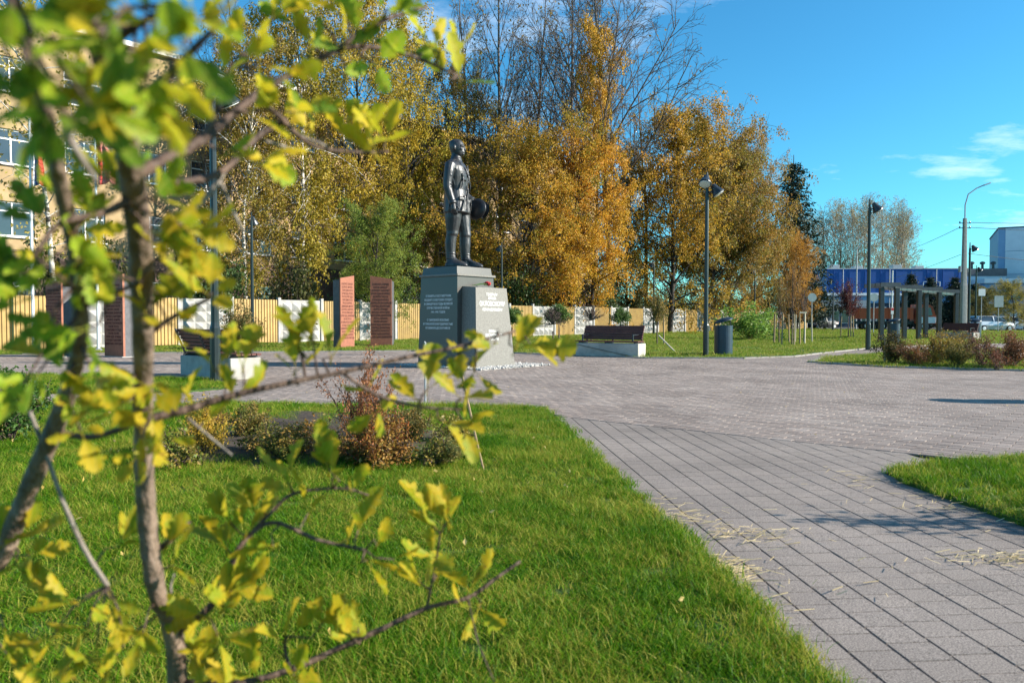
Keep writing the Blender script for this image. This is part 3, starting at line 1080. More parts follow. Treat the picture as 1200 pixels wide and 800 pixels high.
bA = birch(11, 18, 5.2, 50, 30000, start=.10, bark='bark_birch', lsize=(.11, .20))
bB = birch(12, 18, 6.0, 54, 32000, weep=.8, start=.10, lsize=(.11, .20))
bC = birch(13, 18, 4.0, 48, 26000, start=.08, lsize=(.11, .20), prof=lambda t: .35 + .75 * math.exp(-((t - .30) / .22) ** 2) + .28 * math.exp(-((t - .78) / .16) ** 2))
DOME = lambda t: .22 + .80 * math.sqrt(max(0., 1 - ((t - .40) / .62) ** 2))
bD = birch(14, 12, 5.6, 64, 50000, weep=.55, start=.06, lsize=(.095, .165), prof=DOME)
bE = birch(15, 12, 4.8, 56, 42000, weep=.7, start=.05, lsize=(.095, .165), prof=DOME)
bS = birch(16, 16, 3.6, 34, 3200, weep=1.0, start=.25, bark='bark_birch', r0=.13)
tA = bare_tree(bark='bark_grey', seed=21, H=25, r0=.26, spread=.78, first=.28, nb=30, leaves=500, Lf=.50, up=.05, twig=.0125)
tB = bare_tree(bark='bark_grey', seed=22, H=25, r0=.26, spread=.58, first=.22, nb=24, leaves=900, Lf=.42, up=.06, twig=.010)
tC = bare_tree(bark='bark_grey', seed=23, H=24, r0=.25, spread=.50, first=.30, nb=22, Lf=.36, leaves=500, up=.06, twig=.012)

GOLD = (.54, .36, .035); OLIVE = (.245, .22, .028); ORANGE = (.54, .29, .038); RUST = (.40, .20, .045); YGREEN = (.29, .30, .035); GREEN = (.10, .17, .03); DKGREEN = (.035, .07, .018); BROWN = (.22, .13, .045)
TG = 'autumn trees behind the fence'
# name, label, meshes, px, Y, top py, width scale, rz, colA, colB
birches = [
    ('birch_tree', 'tall gold birch rising behind the branch tips, left of the green maple', bA, 352, 45, -40, .95, .3, OLIVE, (.42, .30, .035)),
    ('birch_tree', 'olive and gold birch behind the red name stele', bB, 428, 50, 5, .9, 1.4, OLIVE, GOLD),
    ('birch_tree', 'thin dark gold birch behind the leftmost pole by the fence', bA, 290, 42, 60, .85, 2.2, OLIVE, (.30, .19, .04)),
    ('birch_tree', 'yellow green birch with a rounded top left of the statue head', bB, 480, 54, 60, .85, 2.9, YGREEN, GOLD),
    ('birch_tree', 'rust tinged birch directly behind the statue', bB, 535, 57, 95, .85, .8, OLIVE, BROWN),
    ('birch_tree', 'wide olive birch with orange tips right of the statue', bD, 598, 50, 168, 1.15, 1.9, OLIVE, ORANGE),
    ('birch_tree', 'tall narrow golden birch with a bright column of leaves', bC, 690, 55, 18, .85, .5, GOLD, ORANGE),
    ('birch_tree', 'low spreading golden birch below the bright column of leaves', bE, 672, 52, 178, 1.0, 4.4, GOLD, (.55, .24, .03)),
    ('birch_tree', 'orange topped birch behind the two headed lamp', bE, 785, 60, 152, 1.3, 2.5, (.26, .22, .03), ORANGE),
    ('birch_tree', 'broad orange brown birch at the right end of the tree row', bD, 857, 66, 160, 1.22, 3.3, (.22, .19, .03), RUST),
    ('birch_tree', 'brown and orange birch beside the dark spruce', bD, 884, 71, 198, .82, 5.0, (.24, .20, .03), RUST),
    ('birch_tree', 'small rust coloured tree at the fence end', bE, 934, 78, 284, .8, .9, RUST, ORANGE),
    ('birch_tree', 'thin brownish birch half hidden behind the golden column', bB, 735, 62, 190, .8, .2, BROWN, OLIVE),
    ('birch_tree', 'dim olive birch between the bench lamp and the orange birch', bD, 826, 64, 205, 1.05, 1.2, OLIVE, BROWN),
]
H0 = {id(bA): 18, id(bB): 18, id(bC): 18, id(bD): 12, id(bE): 12}
for (nm, lb, ms, px, Y, top, ws, rz_, ca, cb) in birches:
    h = (375 - top) * Y / F + CAM_H
    s = h / (H0[id(ms)] * 1.02)
    place_tree(nm, lb, ms[0], ms[1], xat(px, Y), Y, (s * ws if s < 1 else ws, s * ws if s < 1 else ws, s), rz_, ca, cb, TG)

place_tree('maple_tree', 'leafy green maple among the yellow birches, behind the red stele', bD[0], bD[1], xat(434, 37.5), 37.5, (.46, .46, .50), .4, (.12, .21, .03), (.30, .30, .05), TG)
place_tree('birch_tree', 'white trunked birch with sparse yellow leaves beside the office windows', bS[0], bS[1], xat(64, 27.2), 27.2, (.85, .85, .85), .4, (.45, .36, .08), (.36, .30, .10), TG)

for (lb, ms, px, Y, h, rz_, sw) in [
    ('great bare tree with long branches sweeping to the right into blue sky', tA, 722, 58, 31, 1.1, .95),
    ('straight bare tree rising left of the golden birch column', tB, 594, 60, 32, .6, .75),
    ('slim bare tree right next to the straight bare one above the statue', tC, 618, 63, 31, 2.0, .85),
    ('bare tree with upswept branches behind the golden birch column', tB, 664, 62, 33, 3.9, .8),
    ('bare tree above the statue head, its branches crossing blue sky', tC, 560, 62, 31, 5.2, .85),
    ('bare dark tree standing behind the upper leaves of the hawthorn', tB, 262, 46, 22, 2.4, .8),
    ('bare twiggy tree behind the orange topped birch', tC, 758, 66, 24, 4.1, .9),
]:
    place_tree('bare_tree', lb, ms[0], ms[1], xat(px, Y), Y, (sw * h / 25, sw * h / 25, h / 25), rz_, (.30, .22, .06), (.2, .14, .05), 'bare trees behind the fence')

# spruces
sA = spruce(31, 14, 3.1, .85)
sB = spruce(32, 9, 2.4, .8)
Y = 82; h = (375 - 183) * Y / F + CAM_H
place_tree('spruce_tree', 'tall dark spruce at the right end of the autumn trees', sA[0], sA[1], xat(928, Y), Y, (1.75, 1.75, h / 14), 0, (.020, .040, .026), (.035, .055, .03))
for (px, Y, top, lb) in [(1067, 92, 318, 'dark young spruce behind the pergola, in front of the blue wall'), (1090, 94, 322, 'second dark young spruce in front of the blue wall, under the white outline'),
                         (1118, 90, 322, 'dark spruce just left of the concrete pole'), (1142, 88, 330, 'dark spruce just right of the concrete pole'),
                         (953, 92, 335, 'dark low spruce at the fence end')]:
    h = (375 - top) * Y / F + CAM_H
    place_tree('spruce_tree', lb, sB[0], sB[1], xat(px, Y), Y, (1, 1, h / 9), px, (.016, .036, .022), (.028, .045, .024), 'young spruces by the blue hall')

# far row of poplars
ORD = ['first', 'second', 'third', 'fourth', 'fifth', 'sixth', 'seventh', 'eighth', 'ninth', 'tenth', 'eleventh', 'twelfth', 'thirteenth', 'fourteenth']
pop = [bare_tree(41, 22, .2, .42, .22, 26, leaves=2600, Lf=.44, bark='bark_pale', twig=.015, broom=True), bare_tree(42, 22, .2, .36, .18, 26, leaves=1800, Lf=.40, bark='bark_pale', twig=.015, broom=True)]
rr = random.Random(5)
plist = [(951, 252), (962, 245), (974, 240), (986, 238), (998, 240), (1010, 236), (1022, 234), (1034, 236), (1045, 238), (1056, 243), (1064, 254)]
for k, (px, top) in enumerate(plist):
    Y = 178 + rr.uniform(-12, 12)
    h = (375 - top) * Y / F + 1
    tm, cm = pop[k % 2]
    place_tree('poplar_tree', ORD[k] + ' poplar from the left in the far half bare row behind the blue hall', tm, cm, xat(px, Y), Y, (1.35, 1.35, h / 22.5), k * 1.3, (.30, .26, .08), (.2, .15, .06), 'far row of poplars behind the blue hall')


# ------------------------------------------------------------------ shrubs
def shrub_mesh(seed, H=1.0, W=.8, stems=14, leaves=1600, lsize=(.03, .06), shape='dome', trunk=0.0, twig=.006):
    r = np.random.default_rng(seed)
    tubes, pos = [], []
    if trunk > 0:
        tubes.append((np.array([(0, 0, 0), (.02, 0, trunk * .5), (0, .01, trunk * 1.15)]), np.array([.035, .03, .022]), 6))
    for k in range(stems):
        az = k * 2.4 + r.normal(0, .3)
        el = R(30 + 60 * r.random()) if trunk == 0 else R(-5 + 90 * r.random())
        L = H * (.6 + .45 * r.random()) if trunk == 0 else (H - trunk) * .62 * (.8 + .3 * r.random())
        d = (math.cos(az) * math.cos(el) * W / H, math.sin(az) * math.cos(el) * W / H, math.sin(el))
        b0 = (r.normal(0, .06 * W), r.normal(0, .06 * W), 0) if trunk == 0 else (0, 0, trunk + (H - trunk) * .35)
        q, _ = polyline(r, b0, d, L, 5, .14, (0, 0, .1))
        tubes.append((q, np.linspace(twig * 1.6, twig * .5, 6), 4))
        for s in range(6):
            u = .25 + .75 * r.random()
            j = min(int(u * 5), 4)
            b = q[j] + (q[j + 1] - q[j]) * (u * 5 - j)
            q2, _ = polyline(r, b, norm(q[j + 1] - q[j]) + r.normal(0, .6, 3), L * .3, 3, .2, (0, 0, 0))
            tubes.append((q2, np.linspace(twig * .8, twig * .35, 4), 3))
            m = max(1, leaves // (stems * 6)) if leaves else 0
            if m:
                uu = r.random(m)
                idx = np.minimum((uu * 3).astype(int), 2)
                pos.append(q2[idx] + (q2[idx + 1] - q2[idx]) * (uu * 3 - idx)[:, None] + r.normal(0, .05 * W, (m, 3)))
    tm = tubes_mesh('stem', tubes, M['bark_thin'])
    cm = None
    if pos:
        pos = np.concatenate(pos)
        pos[:, 2] = np.abs(pos[:, 2])
        V, Fc, rn = leaf_cards(pos, lsize[0] + (lsize[1] - lsize[0]) * r.random(len(pos)), seed + 1, droop=.2)
        cm = np_mesh('foliage', V, Fc, M['shrub_leaf'], rn)
    return tm, cm


def place_shrub(label, ms, X, Y, s=1.0, rz=0., ca=(.08, .14, .03), cb=(.2, .2, .04), group=None, z=.02, name='shrub', cat='shrub'):
    t = thing(name, label, cat, (X, Y, z), rz, group)
    t.scale = s if hasattr(s, '__len__') else (s, s, s)
    link('stem', ms[0], t)
    if ms[1] is not None:
        c = link('foliage', ms[1], t)
        c.color = (*ca, 1)
        c['tint_b'] = list(cb)
    return t


shA = shrub_mesh(51, 1.0, 1.0, 22, 4200, (.035, .075))
shB = shrub_mesh(52, 1.0, 1.1, 24, 4600, (.03, .065))
shTall = shrub_mesh(59, 1.0, .62, 26, 5200, (.02, .045))
shC = shrub_mesh(53, 1.0, .9, 22, 1700, (.03, .06))
shLow = shrub_mesh(54, .35, .6, 16, 1100, (.025, .05))
ball = shrub_mesh(55, 1.7, 1.2, 34, 4200, (.05, .10), trunk=.65)
ballbare = shrub_mesh(56, 1.5, 1.2, 40, 0, trunk=.55, twig=.010)
bigsh = shrub_mesh(57, 1.7, 2.0, 34, 5200, (.06, .13))

# hedge shrubs on the right-hand island
HG = 'autumn shrubs along the island bed'
for (lb, ms, px, py, hpx, wpx, ca, cb) in [
    ('dark green shrub beside the wooden stake at the tip of the island bed', shA, 1044, 427, 33, 44, (.050, .075, .020), (.16, .10, .03)),
    ('low rusty shrub right of the wooden stake', shB, 1070, 429, 24, 36, (.15, .09, .035), (.26, .10, .035)),
    ('golden olive shrub in the middle of the island bed', shB, 1098, 428, 36, 50, (.24, .19, .035), (.36, .22, .04)),
    ('green and yellow low shrub just right of the golden olive shrub', shA, 1122, 431, 26, 38, (.11, .13, .03), (.28, .20, .04)),
    ('purple brown shrub in front of the parked cars', shC, 1150, 430, 35, 50, (.12, .055, .04), (.20, .09, .05)),
    ('brownish red shrub nearest the right edge of the photo', shB, 1185, 432, 40, 56, (.13, .065, .035), (.24, .10, .04)),
    ('small red leaved shrub between the purple brown and brownish red shrubs', shC, 1168, 434, 24, 34, (.24, .06, .035), (.18, .10, .04)),
]:
    p = ground(px, py)
    sc = CAM_H / (py - 375)
    place_shrub(lb, ms, p.x, p.y, (wpx * sc * .72, wpx * sc * .72, hpx * sc * 1.12), px, ca, cb, HG)
for (X, Y, s, lb) in [(11.2, 18.6, .75, 'ochre shrub at the back of the island bed, nearest the small distant bench'), (12.0, 16.4, .8, 'ochre shrub continuing the island bed outside the right edge of the photo')]:
    place_shrub(lb, shB, X, Y, s, X, (.15, .09, .035), (.24, .16, .04), HG)

# planting bed in the near lawn
bed = [ground(x, y) for (x, y) in ((185, 548), (195, 500), (290, 484), (400, 482), (520, 492), (560, 530), (545, 556), (400, 556), (260, 562))]
mb = MB()
bp_ = smooth_poly([(p.x, p.y) for p in bed])
c0 = Vector((sum(p[0] for p in bp_) / len(bp_), sum(p[1] for p in bp_) / len(bp_), 0))
rings = []
for k, (f_, z_) in enumerate(((1.03, -.01), (.85, .05), (.6, .075), (.3, .085))):
    rings.append([(c0.x + (p[0] - c0.x) * f_, c0.y + (p[1] - c0.y) * f_, z_ + (rng.normal(0, .012) if k else 0)) for p in bp_])
nb_ = len(bp_)
vv = [p for r_ in rings for p in r_] + [(c0.x, c0.y, .085)]
ff = []
for k in range(3):
    for i in range(nb_):
        ff.append((k * nb_ + i, k * nb_ + (i + 1) % nb_, (k + 1) * nb_ + (i + 1) % nb_, (k + 1) * nb_ + i))
for i in range(nb_):
    ff.append((3 * nb_ + i, 3 * nb_ + (i + 1) % nb_, 4 * nb_))
mb.raw(vv, ff)
mb.build('flower_bed', M['soil'], smooth=True, kind='structure')
BG_ = 'plants in the bed on the near lawn'
for (lb, ms, px, py, hpx, wpx, ca, cb, nm) in [
    ('tall rusty red shrub standing at the middle of the lawn bed', shTall, 425, 545, 122, 112, (.27, .10, .05), (.38, .16, .06), 'shrub'),
    ('red leaved bushy plant at the foot of the tall rusty shrub', shB, 440, 552, 70, 110, (.32, .085, .03), (.24, .18, .03), 'shrub'),
    ('golden yellow round shrub at the left end of the lawn bed', shB, 240, 540, 68, 84, (.50, .30, .03), (.36, .28, .04), 'shrub'),
    ('brownish green bushy plant left of the tall rusty shrub', shA, 335, 545, 40, 110, (.12, .17, .03), (.32, .18, .04), 'shrub'),
    ('green and ochre bushy plant behind the golden shrub', shA, 292, 520, 42, 80, (.08, .12, .025), (.28, .18, .04), 'shrub'),
    ('low grey green plant beside the leaning stick', shA, 525, 550, 28, 80, (.12, .17, .05), (.24, .17, .04), 'shrub'),
    ('small green plant right behind the tall rusty shrub', shA, 480, 525, 40, 80, (.06, .11, .025), (.20, .12, .03), 'shrub'),
    ('reddish low plant between the brownish green plant and the tall rusty shrub', shC, 385, 550, 46, 80, (.22, .09, .03), (.12, .12, .03), 'shrub'),
]:
    p = ground(px, py)
    sc = CAM_H / (py - 375)
    place_shrub(lb, ms, p.x, p.y, (wpx * sc * .55, wpx * sc * .55, hpx * sc), px, ca, cb, BG_, .05)
for k in range(14):
    px, py = 205 + 25 * k + 10 * rng.random(), 505 + 48 * rng.random()
    p = ground(px, py)
    place_shrub(ORD[k] + ' low ground plant from the left along the bed on the near lawn', shLow, p.x, p.y, .38 + .4 * rng.random(), k, [(.10, .17, .03), (.15, .17, .035), (.30, .14, .035), (.07, .13, .03)][k % 4], (.28, .19, .04), BG_, .05, 'bed_plant', 'plant')
p = ground(10, 520)
place_shrub('deep green leafy shrub at the left edge of the near lawn', shA, p.x, p.y, (.6, .6, .62), 0, (.03, .085, .018), (.06, .12, .02))

# shrubs and little trees on the far lawn
for (lb, ms, px, py, h, wd, ca, cb, nm) in [
    ('round green standard tree left of the long bench', ball, 655, 399, 1.85, 1.15, (.075, .15, .035), (.13, .20, .05), 'standard_tree'),
    ('round green standard tree right behind the long bench', ball, 727, 397, 1.75, .9, (.07, .13, .035), (.12, .19, .05), 'standard_tree'),
    ('leafless twiggy standard tree in front of the round green one', ballbare, 648, 409, 1.5, 1.05, GREEN, GREEN, 'standard_tree'),
    ('leafless reddish standard tree behind the long bench', ballbare, 693, 400, 1.75, 1.2, GREEN, GREEN, 'standard_tree'),
    ('leafy green standard tree close behind the monument', ball, 600, 402, 1.6, 1.0, (.07, .14, .035), (.12, .19, .05), 'standard_tree'),
    ('large green shrub behind the litter bin', bigsh, 880, 398, 1.75, 1.45, (.13, .26, .04), (.22, .32, .05), 'shrub'),
    ('leafy green shrub beside the pole left of the red steles', bigsh, 281, 410, 1.5, .55, (.09, .13, .035), (.22, .12, .04), 'shrub'),
]:
    p = ground(px, py)
    base = 1.7 if ms is ball or ms is bigsh else 1.5
    place_shrub(lb, ms, p.x, p.y, (wd, wd, h / base), px, ca, cb, None, .02, nm, 'tree' if nm == 'standard_tree' else 'shrub')

# dark undergrowth behind the fence, one bush after the other
for k in range(14):
    s_ = -5 + k * 5.2 + rng.normal(0, .5)
    p = f0 + U * s_ - N * (1.7 + 1.6 * rng.random())
    place_shrub(ORD[k] + ' dark leafy undergrowth bush from the left, showing above the fence', bigsh, p.x, p.y, (1.5, 1.5, 1.9 + .7 * rng.random()), k,
                (.035, .06, .018), [(.10, .09, .025), (.05, .09, .02)][k % 2], 'dark undergrowth bushes behind the fence', 0.)


# ------------------------------------------------------------------ fence
PANEL = 2.25
fence = thing('fence', 'long yellow and white fence running behind the square, of corrugated sheets and concrete panels', 'fence', tuple(f0), ANG_U)
# local x along fence, local -y towards the square
ms_ = MB()
nr = 15
x0 = .09
wv = (PANEL - .18) / nr
prof = []
for k in range(nr):
    b = x0 + k * wv
    prof += [(b, 0), (b + wv * .28, 0), (b + wv * .40, -.035), (b + wv * .82, -.035), (b + wv * .94, 0)]
prof.append((x0 + nr * wv, 0))
for (a_, b_) in zip(prof[:-1], prof[1:]):
    ms_.poly([(a_[0], a_[1], .06), (b_[0], b_[1], .06), (b_[0], b_[1], 1.93), (a_[0], a_[1], 1.93)])
    ms_.poly([(b_[0], b_[1] + .012, .06), (a_[0], a_[1] + .012, .06), (a_[0], a_[1] + .012, 1.93), (b_[0], b_[1] + .012, 1.93)])
ms_.box((PANEL / 2, .04, .5), (PANEL - .16, .04, .06))
ms_.box((PANEL / 2, .04, 1.5), (PANEL - .16, .04, .06))
sheet = ms_.mesh('sheet_panel', M['yellow_sheet'])
mc = MB()
mc.box((PANEL / 2, .05, .98), (PANEL - .18, .07, 1.92), bev=.008)
nc_, nr_ = 4, 4
cw, chh = (PANEL - .34) / nc_, (1.92 - .22) / nr_
for i in range(nc_):
    for j in range(nr_):
        xa, za = .17 + i * cw + .015, .13 + j * chh + .015
        xb, zb = xa + cw - .03, za + chh - .03
        xm, zm = (xa + xb) / 2, (za + zb) / 2
        y0 = .0135
        c_ = [(xa, y0, za), (xb, y0, za), (xb, y0, zb), (xa, y0, zb)]
        ap = (xm, -.12, zm)
        for q in range(4):
            mc.poly([c_[q], c_[(q + 1) % 4], ap])
slab = mc.mesh('concrete_panel', M['white_concrete'])
mp_ = MB()
mp_.box((0, .03, 1.02), (.15, .17, 2.06), bev=.01)
post = mp_.mesh('post', M['concrete'])
for k in range(-8, 31):
    if k % 2 == 0:
        link('sheet_panel', sheet, fence, loc=(k * PANEL, rng.normal(0, .01), rng.normal(0, .012)))
    else:
        link('concrete_panel', slab, fence, loc=(k * PANEL, rng.normal(0, .01), rng.normal(0, .012)))
    link('post', post, fence, loc=(k * PANEL, 0, rng.normal(0, .012)))
link('post', post, fence, loc=(31 * PANEL, 0, 0))


# ------------------------------------------------------------------ office building behind the left part of the fence
bd0 = Vector((-25.5, 37, 0)) - U * 9
office = thing('office_building', 'yellow office building behind the fence and trees, with rows of white framed windows', 'building', tuple(bd0), ANG_U)
BLEN, BH = 62.0, 16.2
PIT, WW, WH = 3.4, 1.95, 1.75
rows = [1.5, 5.25, 8.85, 12.45]
cols = [9 - .35 + PIT * k for k in range(-2, 14)]
wm, pm_ = MB(), MB()


def wallgrid(mb, x0, x1, z0, z1, opens, depth=.22, m=0):
    xs = sorted({x0, x1} | {o[0] for o in opens} | {o[1] for o in opens})
    zs = sorted({z0, z1} | {o[2] for o in opens} | {o[3] for o in opens})
    for a_, b_ in zip(xs[:-1], xs[1:]):
        for c_, d_ in zip(zs[:-1], zs[1:]):
            xm, zm = (a_ + b_) / 2, (c_ + d_) / 2
            if any(o[0] < xm < o[1] and o[2] < zm < o[3] for o in opens):
                continue
            mb.poly([(a_, 0, c_), (b_, 0, c_), (b_, 0, d_), (a_, 0, d_)], m)
    for o in opens:
        a_, b_, c_, d_ = o
        mb.poly([(a_, 0, c_), (a_, 0, d_), (a_, depth, d_), (a_, depth, c_)], m)
        mb.poly([(b_, 0, d_), (b_, 0, c_), (b_, depth, c_), (b_, depth, d_)], m)
        mb.poly([(a_, 0, c_), (a_, depth, c_), (b_, depth, c_), (b_, 0, c_)], m)
        mb.poly([(a_, 0, d_), (b_, 0, d_), (b_, depth, d_), (a_, depth, d_)], m)


ops = [(c, c + WW, r_, r_ + WH) for c in cols for r_ in rows[1:]]
ops0 = [(c, c + WW, rows[0], rows[0] + WH) for c in cols]
wallgrid(wm, 0, BLEN, 4.6, BH, ops)
wm.poly([(0, 0, 4.6), (0, 12, 4.6), (0, 12, BH), (0, 0, BH)])
wm.poly([(BLEN, 0, 4.6), (BLEN, 0, BH), (BLEN, 12, BH), (BLEN, 12, 4.6)])
wm.poly([(0, 12, 0), (BLEN, 12, 0), (BLEN, 12, BH), (0, 12, BH)])
wm.build('wall', M['wall_yellow'], office)
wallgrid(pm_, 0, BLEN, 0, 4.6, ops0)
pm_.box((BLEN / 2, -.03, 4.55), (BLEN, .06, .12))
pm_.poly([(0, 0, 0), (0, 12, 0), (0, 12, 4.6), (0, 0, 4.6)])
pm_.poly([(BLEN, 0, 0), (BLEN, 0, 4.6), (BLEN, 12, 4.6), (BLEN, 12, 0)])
pm_.build('ground_storey', M['wall_lower'], office)  # lowest storey in a darker brown than the walls above
rm = MB()
rm.box((BLEN / 2, 5.85, BH + .14), (BLEN + .5, 12.4, .28))
rm.build('roof', M['roof_edge'], office)
fm, gm = MB(), MB()
for (x_, wd_) in ((.04, .08), (WW / 2, .07), (WW - .04, .08)):
    fm.box((x_, .14, WH / 2), (wd_, .07, WH))
for (z_, a_, b_) in ((.04, .08, WW - .08), (WH - .04, .08, WW - .08), (WH * .72, .08, WW / 2 - .035), (WH * .72, WW / 2 + .035, WW - .08)):
    fm.box(((a_ + b_) / 2, .14, z_), (b_ - a_, .062, .07))
fm.box((WW / 2, -.02, -.045), (WW + .1, .24, .045))
gm.box((WW / 2, .15, WH / 2), (WW - .06, .012, WH - .06))
fme, gme = fm.mesh('window', M['frame_white']), gm.mesh('pane', M['glass'])
for c in cols:
    for r_ in rows:
        wo = link('window', fme, office, loc=(c, 0, r_))
        link('pane', gme, wo)


# ------------------------------------------------------------------ monument
base = ground(537, 431)
mon = thing('monument_pedestal', 'grey granite monument pedestal carrying the bronze officer, inscribed in Cyrillic', 'monument', tuple(base), ANG_U)
# local: x along U (0 at the near corner, into the right), y: -y = N side. block occupies x 0..1.2 , y 0..1.2
S = 1.2
bm_ = MB()


def frustum(mb, x0, x1, y0, y1, z0, z1, tx, ty, m=0):
    a_ = [(x0, y0, z0), (x1, y0, z0), (x1, y1, z0), (x0, y1, z0)]
    b_ = [(x0 + tx, y0 + ty, z1), (x1 - tx, y0 + ty, z1), (x1 - tx, y1 - ty, z1), (x0 + tx, y1 - ty, z1)]
    mb.poly(list(reversed(a_)), m)
    mb.poly(b_, m)
    for q in range(4):
        mb.poly([a_[q], a_[(q + 1) % 4], b_[(q + 1) % 4], b_[q]], m)


frustum(bm_, -.05, S + .05, -.02, S + .05, 0, 2.02, .06, .05)
bm_.build('block', M['granite'], mon)
lm = MB()
lm.box((S / 2, S / 2 + .015, 2.05), (S + .06, S + .05, .055), bev=.01)
lm.build('ledge', M['granite_rough'], mon)
cm_ = MB()
frustum(cm_, .03, S - .03, .06, S - .02, 2.078, 2.24, .02, .02)
cm_.build('cap', M['granite'], mon)
# front plinth with the name
fp = MB()
PX0, PX1, PD = .08, 1.30, .46
a_ = [(PX0 - .02, -PD - .03, 0), (PX1 + .05, -PD - .03, 0), (PX1 + .05, -.03, 0), (PX0 - .02, -.03, 0)]
b_ = [(PX0 + .08, -PD + .08, 1.77), (PX1 - .12, -PD + .08, 1.77), (PX1 - .12, .03, 1.80), (PX0 + .08, .03, 1.80)]
fp.poly(list(reversed(a_))); fp.poly(b_)
for q in range(4):
    fp.poly([a_[q], a_[(q + 1) % 4], b_[(q + 1) % 4], b_[q]])
fpo = fp.build('front_plinth', M['granite_rough'], mon)


def text_mesh(lines, name, mat, sizes, lead=1.35, ext=.004, squeeze=1.0):
    """one mesh of all the lines, centred on x = 0, first line's top at z = 0, in the local xz-plane facing -y"""
    mb = MB()
    z = 0.0
    for ln, sz in zip(lines, sizes):
        z -= sz * lead
        if not ln:
            continue
        cu = bpy.data.curves.new('t', 'FONT')
        cu.body = ln
        cu.size = sz * 1.35
        cu.align_x = 'CENTER'
        cu.extrude = ext
        cu.resolution_u = 2
        o = bpy.data.objects.new('t', cu)
        COL.objects.link(o)
        dg = bpy.context.evaluated_depsgraph_get()
        me = bpy.data.meshes.new_from_object(o.evaluated_get(dg))
        mb.raw([(v.co.x * squeeze, -v.co.z, v.co.y + z) for v in me.vertices], [list(p.vertices) for p in me.polygons])
        bpy.data.objects.remove(o)
        bpy.data.curves.remove(cu)
        bpy.data.meshes.remove(me)
    return mb.mesh(name, mat)


left_lines = ["В ПАМЯТЬ О БЕССМЕРТНОМ", "ПОДВИГЕ СОВЕТСКИХ СОЛДАТ", "И ОФИЦЕРОВ В ГОДЫ ВЕЛИКОЙ", "ОТЕЧЕСТВЕННОЙ ВОЙНЫ", "1941-1945 ГОДОВ", "", "С СЫНОВНЕЙ ЛЮБОВЬЮ", "И ГЛУБОКОЙ БЛАГОДАРНОСТЬЮ", "ОТ ВОИНОВ-ДЕСАНТНИКОВ"]
o = link('inscription', text_mesh(left_lines, 'inscription', M['letters_grey'], [.050] * 9, 1.8, squeeze=.84), mon, label='pale grey Cyrillic inscription of eight lines on the shaded face')
# lies on the face x = -0.05 (normal -U): rotate so local -y -> -x, local x -> -y
tilt = math.atan(.06 / 2.02)
o.matrix_local = Matrix.Translation((-.05 + .06 * 1.64 / 2.02 - .0005, S / 2 + .02, 1.66)) @ Matrix.Rotation(-math.pi / 2, 4, 'Z') @ Matrix.Rotation(-tilt, 4, 'X')
front_lines = ["ГЕНЕРАЛУ", "АРМИИ", "ОКЛОВСКОМУ", "", "КОМАНДУЮЩЕМУ", "", "", "", "ВОИНАМ", "ДЕСАНТНИКАМ", "РОССИИ"]
o = link('inscription', text_mesh(front_lines, 'inscription', M['letters_white'], [.064, .064, .104, .02, .064, .1, .1, .1, .064, .064, .064], 1.32, squeeze=.82), mon, label='white Cyrillic lettering on the sunlit front')
tilt2 = math.atan(.11 / 1.77)
ztop = 1.67
o.matrix_local = Matrix.Translation(((PX0 + PX1) / 2 - .02, -PD - .03 + .11 * ztop / 1.77 - .001, ztop)) @ Matrix.Rotation(-tilt2, 4, 'X')

# flowers lying on the plinth
Mw = Matrix.Translation(base) @ Matrix.Rotation(ANG_U, 4, 'Z')
fl = thing('carnation_bunch', 'red carnations lying on top of the front plinth of the monument', 'flowers', tuple(Mw @ Vector((.55, -.2, 1.80))), ANG_U)
s1, s2 = MB(), MB()
for k in range(9):
    a_ = rng.normal(0, .35)
    p0 = Vector((-.22, rng.normal(0, .05), .02)); p1 = Vector((.2 * math.cos(a_), .2 * math.sin(a_) * .5, .03 + .05 * rng.random()))
    s2.tube([p0, (p0 + p1) / 2 + Vector((0, 0, .02)), p1], .006, 4)
    s1.lathe([(.012, -.02), (.045, .0), (.05, .025), (.028, .045)], 7, p1)
s1.build('blossom', M['carnation'], fl)
s2.build('stem', M['stem_green'], fl)

# white gravel bed round the pedestal (local rectangle)
gp = MB()
gr = [Mw @ Vector(p) for p in ((-.30, -.95, 0), (2.05, -.95, 0), (2.05, 1.6, 0), (-.30, 1.6, 0))]
gp.prism([(p.x, p.y) for p in gr], -.02, .006)
gp.build('gravel_bed', M['gravel'], kind='structure')
st = []
bm2 = bmesh.new(); bmesh.ops.create_icosphere(bm2, subdivisions=1, radius=1)
iv = np.array([v.co for v in bm2.verts]); if_ = np.array([[v.index for v in f.verts] for f in bm2.faces]); bm2.free()
ng_ = 3600
lx = -.32 + 2.4 * rng.random(ng_); ly = -.97 + 2.6 * rng.random(ng_)
out_ = ~((lx > .02) & (lx < 1.16) & (ly > -.4) & (ly < 1.2))
lx, ly = lx[out_], ly[out_]
ng_ = len(lx)
wx = base.x + U.x * lx - U.y * ly
wy = base.y + U.y * lx + U.x * ly
sz = .012 + .02 * rng.random(ng_)
V = iv[None] * (sz[:, None, None] * (.6 + .8 * rng.random((ng_, 1, 3)))) + np.stack([wx, wy, .008 + sz * .4], 1)[:, None, :]
Fg = (if_[None] + len(iv) * np.arange(ng_)[:, None, None]).reshape(-1, 3)
link('gravel', np_mesh('gravel', V.reshape(-1, 3), Fg, M['gravel']), kind='stuff')


